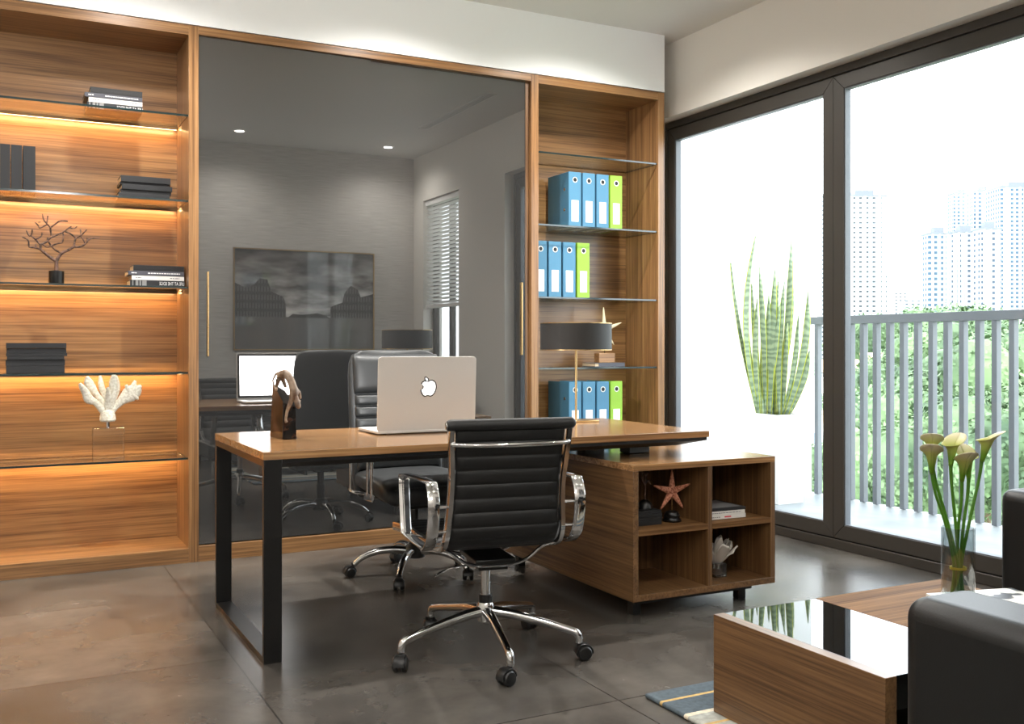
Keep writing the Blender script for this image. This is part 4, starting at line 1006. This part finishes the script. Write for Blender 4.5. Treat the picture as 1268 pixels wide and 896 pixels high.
# book, vase and callas on the coffee table
b_ = thing('book', 'large book with black and white abstract cover beside the glass vase', 'book', (2.775, 2.08, tz+.0006), math.radians(-14))
MB().box(-.16, .16, -.11, .11, 0, .003).box(-.16, .16, -.11, .11, .016, .019).box(-.16, -.157, -.11, .11, .003, .016).build('cover', 'bwcover', b_, smooth=False)
MB().box(-.157, .157, -.107, .107, .003, .016).build('pages', 'paper', b_, smooth=False)
VX, VY, VZ = 2.690, 2.140, tz+.0202
t = thing('glass_vase', 'tall clear glass cylinder vase standing on the coffee table book', 'vase', (VX, VY, VZ))
vr = .050
MB().lathe([(.0005, .0), (vr-.004, .0), (vr, .004), (vr, .222), (vr-.002, .2235), (vr-.0045, .222), (vr-.0045, .020), (vr-.010, .014), (.0005, .014)], n=48, caps=False).build('vase_wall', 'vase_thin', t, angle=50)
callas = [((-.080, .033, .455), 'leftmost calla lily with the lowest, half hidden bloom', .0, (-.5, -.4)), ((-.070, .040, .490), 'wide open calla lily at upper left of the bunch', .1, (-.6, -.5)),
          ((-.022, .010, .478), 'calla lily second from left at the top, mouth turned up', .2, (.5, .1)), ((.012, -.004, .430), 'lowest right calla lily with broad pale mouth in the bunch', .0, (-.3, -.6)),
          ((.034, -.012, .440), 'calla lily half hidden behind the lowest right bloom', .1, (.1, .3)), ((.072, -.030, .492), 'rightmost calla lily, tallest at right of the bunch', .0, (.5, -.5))]
def calla(k, head, lb, ln):
    t = thing('calla_lily', 'green and cream '+lb, 'flower', (VX, VY, VZ+.0146), 0, 'calla lilies in the glass vase')
    hx, hy, hz = head; bx, by = (-.016+.0064*k, .010*math.cos(k*2.1))
    nx, ny = (-.010+.004*k, .007*math.cos(k*2.1))
    P = [(bx, by, .0), (nx, ny, .085), (nx+(hx-nx)*.35, ny+(hy-ny)*.35, .21), (hx*.86, hy*.86, hz-.14), (hx, hy, hz-.075)]
    MB().tube(P, [.0052, .0052, .005, .0048, .0060], n=10, smooth=6).build('stem', 'stem', t)
    tilt = Vector((ln[0]*.35, ln[1]*.35, 1)).normalized()
    q = Vector((0, 0, 1)).rotation_difference(tilt).to_matrix()
    la = math.atan2(ln[1], ln[0])
    def fn(u, v):
        a = 2*PI*u+la
        flare = .0060+.0155*v**1.3+.012*max(0, v-.70)/.30
        lip = max(0, math.cos(a-la)); back = max(0, -math.cos(a-la))
        rad = flare*(1+.30*lip*v*v)
        zz = .084*v+.036*v*v*lip-.016*v*v*back-.008*max(0, v-.85)/.15
        p = q @ Vector((rad*math.cos(a), rad*math.sin(a), zz)); return (hx+p.x, hy+p.y, hz-.078+p.z)
    bl = MB().grid(fn, 24, 10).build('bloom', 'petal', t, solid=.0012, angle=90)
    c = q @ Vector((0, 0, .012)); d = q @ Vector((0, 0, .058))
    MB().cyl((hx+c.x, hy+c.y, hz-.078+c.z), (hx+d.x, hy+d.y, hz-.078+d.z), .003, .002, n=8).build('spadix', 'spadix', bl)
for k, (hd, lb, _, ln) in enumerate(callas): calla(k, hd, lb, ln)
o = MB().lathe([(.0235, .078), (.0250, .078), (.0250, .086), (.0235, .086), (.0235, .078)], n=28, caps=False).build('flower_band', 'band', loc=(VX, VY, VZ+.012))
tag(o, 'yellow band tied around the calla stems inside the vase', 'band')

# ================================================================== BACK WALL AND CEILING ITEMS
pc = thing('framed_picture', 'large framed black and white courtyard print, seen in the dark glass doors', 'picture', (2.085, YB, 1.085))
pw, ph = 1.491, 1.032
fr_ = MB().box(0, pw, .002, .03, 0, .012).box(0, pw, .002, .03, ph-.012, ph).box(0, .012, .002, .03, .012, ph-.012).box(pw-.012, pw, .002, .03, .012, ph-.012)
fr_.build('frame', 'gold', pc, smooth=False)
prn = MB().box(.012, pw-.012, .002, .020, .012, ph-.012).build('print', 'photo', pc, smooth=False)
# printed shapes on the flat print: two palace-like wings and low blocks along the horizon
def flat(poly, name, mt, y=.0203):
    MB().prism([(x, y, z) for x, z in poly], (0, .0003, 0)).build(name, mt, prn, smooth=False)
# (mirror image: photo left = larger x side seen directly; x here is as seen in the reflection)
flat([(.012, .34), (.012, .68), (.12, .63), (.20, .66), (.26, .73), (.34, .72), (.38, .60), (.44, .57), (.50, .55), (.53, .47), (.53, .34)], 'printed_wing', 'photo_dark')
flat([(pw-.012, .34), (pw-.012, .60), (1.33, .56), (1.30, .64), (1.22, .68), (1.15, .60), (1.13, .50), (1.04, .47), (1.0, .45), (1.0, .34)], 'printed_wing', 'photo_dark')
flat([(.55, .335), (.60, .375), (.70, .365), (.86, .385), (.95, .36), (.99, .335)], 'printed_trees', 'photo_line')

for k, (x, y) in enumerate(DOWNLIGHTS):
    nm = ['nearest the framed picture', 'nearest the small window', 'added for fill in the far left back', 'added for fill above the lit bookcase', 'above the glass doors', 'above the binder bookcase', ][k]
    t = thing('downlight', 'small round recessed ceiling light %s' % nm, 'ceiling light', (x, y, ZC), 0, 'recessed ceiling lights')
    MB().lathe([(.045, -.001), (.062, -.001), (.062, -.006), (.045, -.009), (.045, -.001)], n=32, caps=False).build('trim_ring', 'white_metal', t)
    MB().lathe([(.0005, -.003), (.045, -.003), (.045, -.0015), (.0005, -.0015)], n=32).build('diffuser', 'lamp_glow', t)
    l = bpy.data.lights.new('downlight_lamp', 'SPOT'); l.energy = DL_POWER*(.35 if y < 2 else 1); l.color = DL_COLOR; l.spot_size = math.radians(150); l.spot_blend = 1; l.shadow_soft_size = .04
    lo = bpy.data.objects.new('downlight_lamp', l); lo.location = (0, 0, -.015); lo.parent = t; col.objects.link(lo)
for x, y, lb in ((-1.1, 3.4, 'by the far left wall'), (-1.1, .6, 'at left beside the doorway'), (-1.3, -1.4, 'in the far corner behind'), (.55, -1.3, 'behind the viewpoint')):  # glowing globes added outside the view as fill for the whole room
    t = thing('fill_globe', 'unseen opal globe added as fill light '+lb, 'ceiling light', (x, y, ZC))
    MB().lathe([(.001, -.03), (.05, -.03), (.05, 0), (.001, 0)], n=24).cyl((0, 0, -.25), (0, 0, -.03), .006, n=8).build('fill_globe_mount', 'white_metal', t)
    MB().sphere((0, 0, -.42), .18, seg=28).build('globe', 'globe', t)
v = thing('air_vent', 'long slotted air vent in the ceiling beside the window wall', 'vent', (3.545, 2.82, ZC))
mb = MB().box(-.045, -.034, -.74, .74, -.006, -.001).box(.034, .045, -.74, .74, -.006, -.001).box(-.034, .034, -.74, -.72, -.006, -.001).box(-.034, .034, .72, .74, -.006, -.001)
mb.build('vent_frame', 'white_metal', v, smooth=False)
MB().box(-.034, .034, -.72, .72, -.002, -.0008).build('vent_back', 'dark', v, smooth=False)
mb = MB()
for x in (-.022, -.008, .008, .022): mb.box(x-.003, x+.003, -.72, .72, -.006, -.002)
mb.build('vent_slats', 'white_metal', v, smooth=False)

# ================================================================== BALCONY AND CITY
struct('floor', MB().box(4.262, 5.62, 1.5, 6.05, -.14, -.005), 'balcony', smooth=False)     # balcony floor slab
struct('wall_balcony', MB().box(4.262, 5.86, 6.05, 6.21, -.14, 3.2).box(4.10, 4.262, 5.95, 6.21, -.14, 3.2), 'render_white', smooth=False)
t = thing('railing', 'grey steel balcony railing of square upright bars outside the window', 'railing', (5.56, 0, 0))
MB().box(-.025, .025, 2.2, 5.739, 1.29, 1.35).build('top_rail', 'rail', t, bevel=.002)
bar0 = None; k = 0
y = 5.67
while y > 2.25:
    if bar0 is None:
        bar0 = MB().box(-.022, .022, -.019, .019, .0, 1.289).build('upright_bar', 'rail', t, bevel=.002); bar0.location = (0, y, 0)
    else:
        c = bar0.copy(); col.objects.link(c); c.location = (0, y, 0)
    y -= .3315 if k == 0 else .1195
    k += 1
t = thing('snake_plant', 'tall snake plant in a white square planter out on the balcony', 'plant', (5.04, 5.52, -.004))
MB().ring_loft([[(-.10, -.10, 0), (.13, -.10, 0), (.13, .12, 0), (-.10, .12, 0)], [(-.13, -.12, .64), (.155, -.12, .64), (.155, .15, .64), (-.13, .15, .64)], [(-.12, -.11, .64), (.145, -.11, .64), (.145, .14, .64), (-.12, .14, .64)], [(-.12, -.11, .60), (.145, -.11, .60), (.145, .14, .60), (-.12, .14, .60)]]).build('planter', 'pot', t, smooth=False)
def blade(base, tip, w_, bow, seedv):
    """leaf strip with yellow margins: base (x,y), tip (x,y,z)"""
    rnd = random.Random(seedv)
    # local frame across the view: width direction
    wa = math.radians(-27+rnd.uniform(-35, 35)); wd = Vector((math.cos(wa), math.sin(wa), 0)); nd = Vector((-wd.y, wd.x, 0))
    mb = MB(); n = 14; rows = []
    B = Vector((base[0], base[1], .60)); T = Vector(tip)
    for i in range(n+1):
        q = i/n; p = B.lerp(T, q) + wd*(bow*math.sin(PI*q)) 
        ww = w_*(.62+.9*q-.0*q)*(1 if q < .45 else max(.03, (1-((q-.45)/.55)**1.9)))*.9
        rows.append([p - wd*ww + nd*.012*q, p - wd*(ww*.80) + nd*.006, p + nd*(-.006), p + wd*(ww*.80) + nd*.006, p + wd*ww + nd*.012*q])
    vs2 = [[mb.bm.verts.new(x) for x in r_] for r_ in rows]
    for i in range(n):
        for j in range(4):
            f_ = mb.bm.faces.new((vs2[i][j], vs2[i][j+1], vs2[i+1][j+1], vs2[i+1][j])); f_.material_index = 1 if j in (0, 3) else 0
    return mb.build('leaf', ['snake', 'snake_edge'], t, solid=.003, angle=80)
# leaf tips from the photo: (u, v) at the plant's distance
def plant_at(u, v, d=7.33):
    tt = (u-634)/1230; s, c = math.sin(TH), math.cos(TH)
    return Vector(((s+tt*c)*d-5.04, (c-tt*s)*d-5.52, 1.125-(v-428.6)/1230*d+.004))
leaves = [(936, 292, 930, .028, -.10), (980, 290, 966, .026, .02), (905, 325, 926, .020, -.03), (940, 326, 944, .024, .01), (960, 328, 948, .028, .0), (964, 348, 956, .026, .0), (931, 351, 936, .026, .0),
          (972, 346, 962, .026, -.02), (983, 355, 958, .026, .02), (1001, 360, 972, .030, .05), (989, 390, 968, .022, .03), (1003, 432, 976, .026, .03), (938, 369, 930, .024, -.02), (952, 362, 950, .026, 0), (975, 400, 970, .022, 0),
          (946, 400, 940, .026, -.01), (958, 385, 962, .026, .01), (926, 400, 928, .022, -.02), (966, 375, 946, .026, .0)]
for k, (u, v_, ub, w_, bow) in enumerate(leaves):
    rnd = random.Random(k); dd = 7.33+rnd.uniform(-.10, .10)
    T = plant_at(u, v_, dd); Bq = plant_at(ub, 505, 7.33); b2 = (max(-.09, min(.12, Bq.x*.9)), max(-.09, min(.12, Bq.y*.9+rnd.uniform(-.03, .03))))
    blade(b2, T, w_, bow, k)
MB().box(-.115, .14, -.105, .135, .58, .605).build('soil', 'soil', t, smooth=False)

# the city far below and beyond
def world_at(u, v, d):
    tt = (u-634)/1230; s, c = math.sin(TH), math.cos(TH)
    return Vector(((s+tt*c)*d, (c-tt*s)*d, 1.125-(v-428.6)/1230*d))
GZ = -30.
gr = MB().box(20, 2200, -1200, 2200, GZ-2, GZ).build('ground', 'ground', smooth=False); tag(gr, kind='structure')
def tower(u0, u1, vtop, d, mt, label, name='tower_block', cat='building', cap=True, deep=None, vbase=None, group=None):
    if name == 'tower_block': d *= 1.9
    a, b = world_at(u0, 400, d), world_at(u1, 400, d); z = world_at(u0, vtop, d).z
    w_ = (b-a).length; cx, cy = (a+b)/2, None
    t = thing(name, label, cat, ((a.x+b.x)/2, (a.y+b.y)/2, GZ), -TH, group)
    h = z-GZ; dp = deep or w_*.8
    MB().box(-w_/2, w_/2, 0, dp, 0, h).build('wall', mt, t, smooth=False)
    if cap:
        MB().box(-w_/2-.4, w_/2+.4, -.4, dp+.4, h, h+1.0).box(-w_*.2, w_*.25, dp*.2, dp*.7, h+1.0, h+4.5).build('roof', 'rail', t, smooth=False)
        k_ = MB()
        for q in (-.36, -.05, .3): k_.box(w_*q, w_*(q+.05), -1.0, 0, 0, h)
        k_.build('balcony_fin', 'render_white', t, smooth=False)
    return t
tower(1046, 1098, 243, 330, 'tower_a', 'wide white apartment tower beside the window mullion')
tower(1014, 1022, 240, 360, 'tower_a', 'slim sliver of white tower left of the window mullion', cap=False)
tower(1150, 1178, 290, 300, 'tower_b', 'pale blue windowed tower left front of the right cluster')
tower(1180, 1202, 240, 420, 'tower_b', 'tall thin pale tower rising behind the right cluster')
tower(1182, 1212, 288, 310, 'tower_c', 'grey windowed tower in the middle of the right cluster')
tower(1205, 1230, 238, 380, 'tower_b', 'tall blue striped tower towards the right frame edge')
tower(1214, 1240, 284, 290, 'tower_c', 'front grey tower second from the right frame edge')
tower(1238, 1290, 232, 350, 'tower_b', 'rightmost blue striped tower cut by the frame')
tower(1106, 1122, 360, 500, 'tower_a', 'small distant white block below the hill gap', cap=False)
tower(1122, 1150, 372, 480, 'tower_c', 'low distant pale block beneath the hazy hill', cap=False)
for k, (u0, u1, vt, d, lb) in enumerate(((1030, 1075, 470, 130, 'low white house with a tan roof, seen through the leftmost railing bars'), (1085, 1125, 458, 150, 'low white house with a tan roof behind the middle railing bars'), (1040, 1066, 545, 95, 'small white house low down between the first railing bars'), (1180, 1215, 415, 190, 'low white house below the tower cluster at right'))):
    t = tower(u0, u1, vt, d, 'house', lb, 'low_house', 'house', cap=False, deep=12)
    a = world_at(u0, 400, d); b = world_at(u1, 400, d); w_ = (b-a).length; h = world_at(u0, vt, d).z-GZ
    MB().prism([(-w_/2-.6, -.6, h), (w_/2+.6, -.6, h), (w_/2+.6, 5.5, h+2.2), (-w_/2-.6, 5.5, h+2.2)], (0, 0, .4)).build('roof', 'roof_tan', t, smooth=False)
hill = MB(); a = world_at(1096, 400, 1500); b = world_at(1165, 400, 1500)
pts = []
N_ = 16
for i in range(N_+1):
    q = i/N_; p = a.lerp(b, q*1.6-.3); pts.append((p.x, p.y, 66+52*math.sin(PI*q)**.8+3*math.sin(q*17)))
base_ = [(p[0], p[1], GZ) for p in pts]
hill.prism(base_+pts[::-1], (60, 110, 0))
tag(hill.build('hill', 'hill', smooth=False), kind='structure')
# trees: a leafy crown of many small leaf cards round a few lobes, and a trunk
def crown_mesh(seedv):
    rnd = random.Random(seedv); mb = MB()
    lobes = [(Vector((rnd.uniform(-.55, .55), rnd.uniform(-.55, .55), rnd.uniform(-.35, .55))), rnd.uniform(.38, .6)) for _ in range(9)] + [(Vector((0, 0, 0)), .7)]
    for c, r_ in lobes:
        for _ in range(480):
            d = Vector((rnd.gauss(0, 1), rnd.gauss(0, 1), rnd.gauss(0, 1))).normalized()
            p = c+d*r_*rnd.uniform(.75, 1.06)
            a = Vector((rnd.gauss(0, 1), rnd.gauss(0, 1), rnd.gauss(0, 1))).normalized(); b = a.cross(d+Vector((.01, .02, .03))).normalized(); s_ = rnd.uniform(.02, .045)
            q = [p-a*s_-b*s_*.6, p+a*s_-b*s_*.5, p+a*s_*.9+b*s_*.6, p-a*s_*.8+b*s_*.7]
            mb.bm.faces.new([mb.bm.verts.new(x) for x in q])
        mb.sphere(tuple(c), r_*.80, (1, 1, 1), 10)
    return mb
protos = []
for k in range(3):
    t = thing('tree', 'x', 'tree', (0, 0, 0))
    crown_mesh(k).build('crown', 'leaf', t, smooth=False)
    MB().tube([(0, 0, -1.75), (.05, .02, -1.1), (0, 0, -.3)], [.10, .08, .05], n=8).build('trunk', 'trunk', t)
    protos.append(t)
spots = []
rnd = random.Random(11)
for (u, v_, d, r_) in ((1115, 560, 62, 4.4), (1150, 520, 68, 4.8), (1185, 505, 66, 5.2), (1222, 500, 64, 5.0), (1255, 505, 66, 5.2), (1088, 590, 70, 4.2), (1135, 610, 56, 4.2), (1170, 580, 55, 4.6), (1210, 575, 54, 4.8), (1248, 580, 54, 4.6), (1060, 520, 95, 3.6),
                       (1165, 455, 100, 6.0), (1200, 448, 105, 6.2), (1240, 445, 105, 6.4), (1130, 470, 105, 5.4), (1100, 500, 100, 4.6), (1278, 470, 90, 6), (1050, 610, 66, 3.0),
                       (1062, 430, 200, 7), (1090, 432, 210, 7), (1120, 425, 200, 7), (1150, 425, 180, 7), (1270, 560, 60, 5), (1100, 640, 58, 4), (1025, 600, 75, 3.4)):
    spots.append((u, v_, d, r_))
for k, (u, v_, d, r_) in enumerate(spots):
    o = protos[k] if k < 3 else copy_tree(protos[k % 3])
    p = world_at(u, v_, d); o.location = p; o.rotation_euler = (0, 0, rnd.uniform(0, 6)); o.scale = (r_, r_, max(r_, 1.0)*1.0)
    th_ = (p.z-GZ)/r_
    o['label'] = 'leafy green tree beyond the balcony railing'
    o['group'] = 'trees beyond the balcony railing'
    for ch in o.children:
        if ch.name.startswith('trunk'): ch.scale = (1, 1, max(1, th_/1.75))
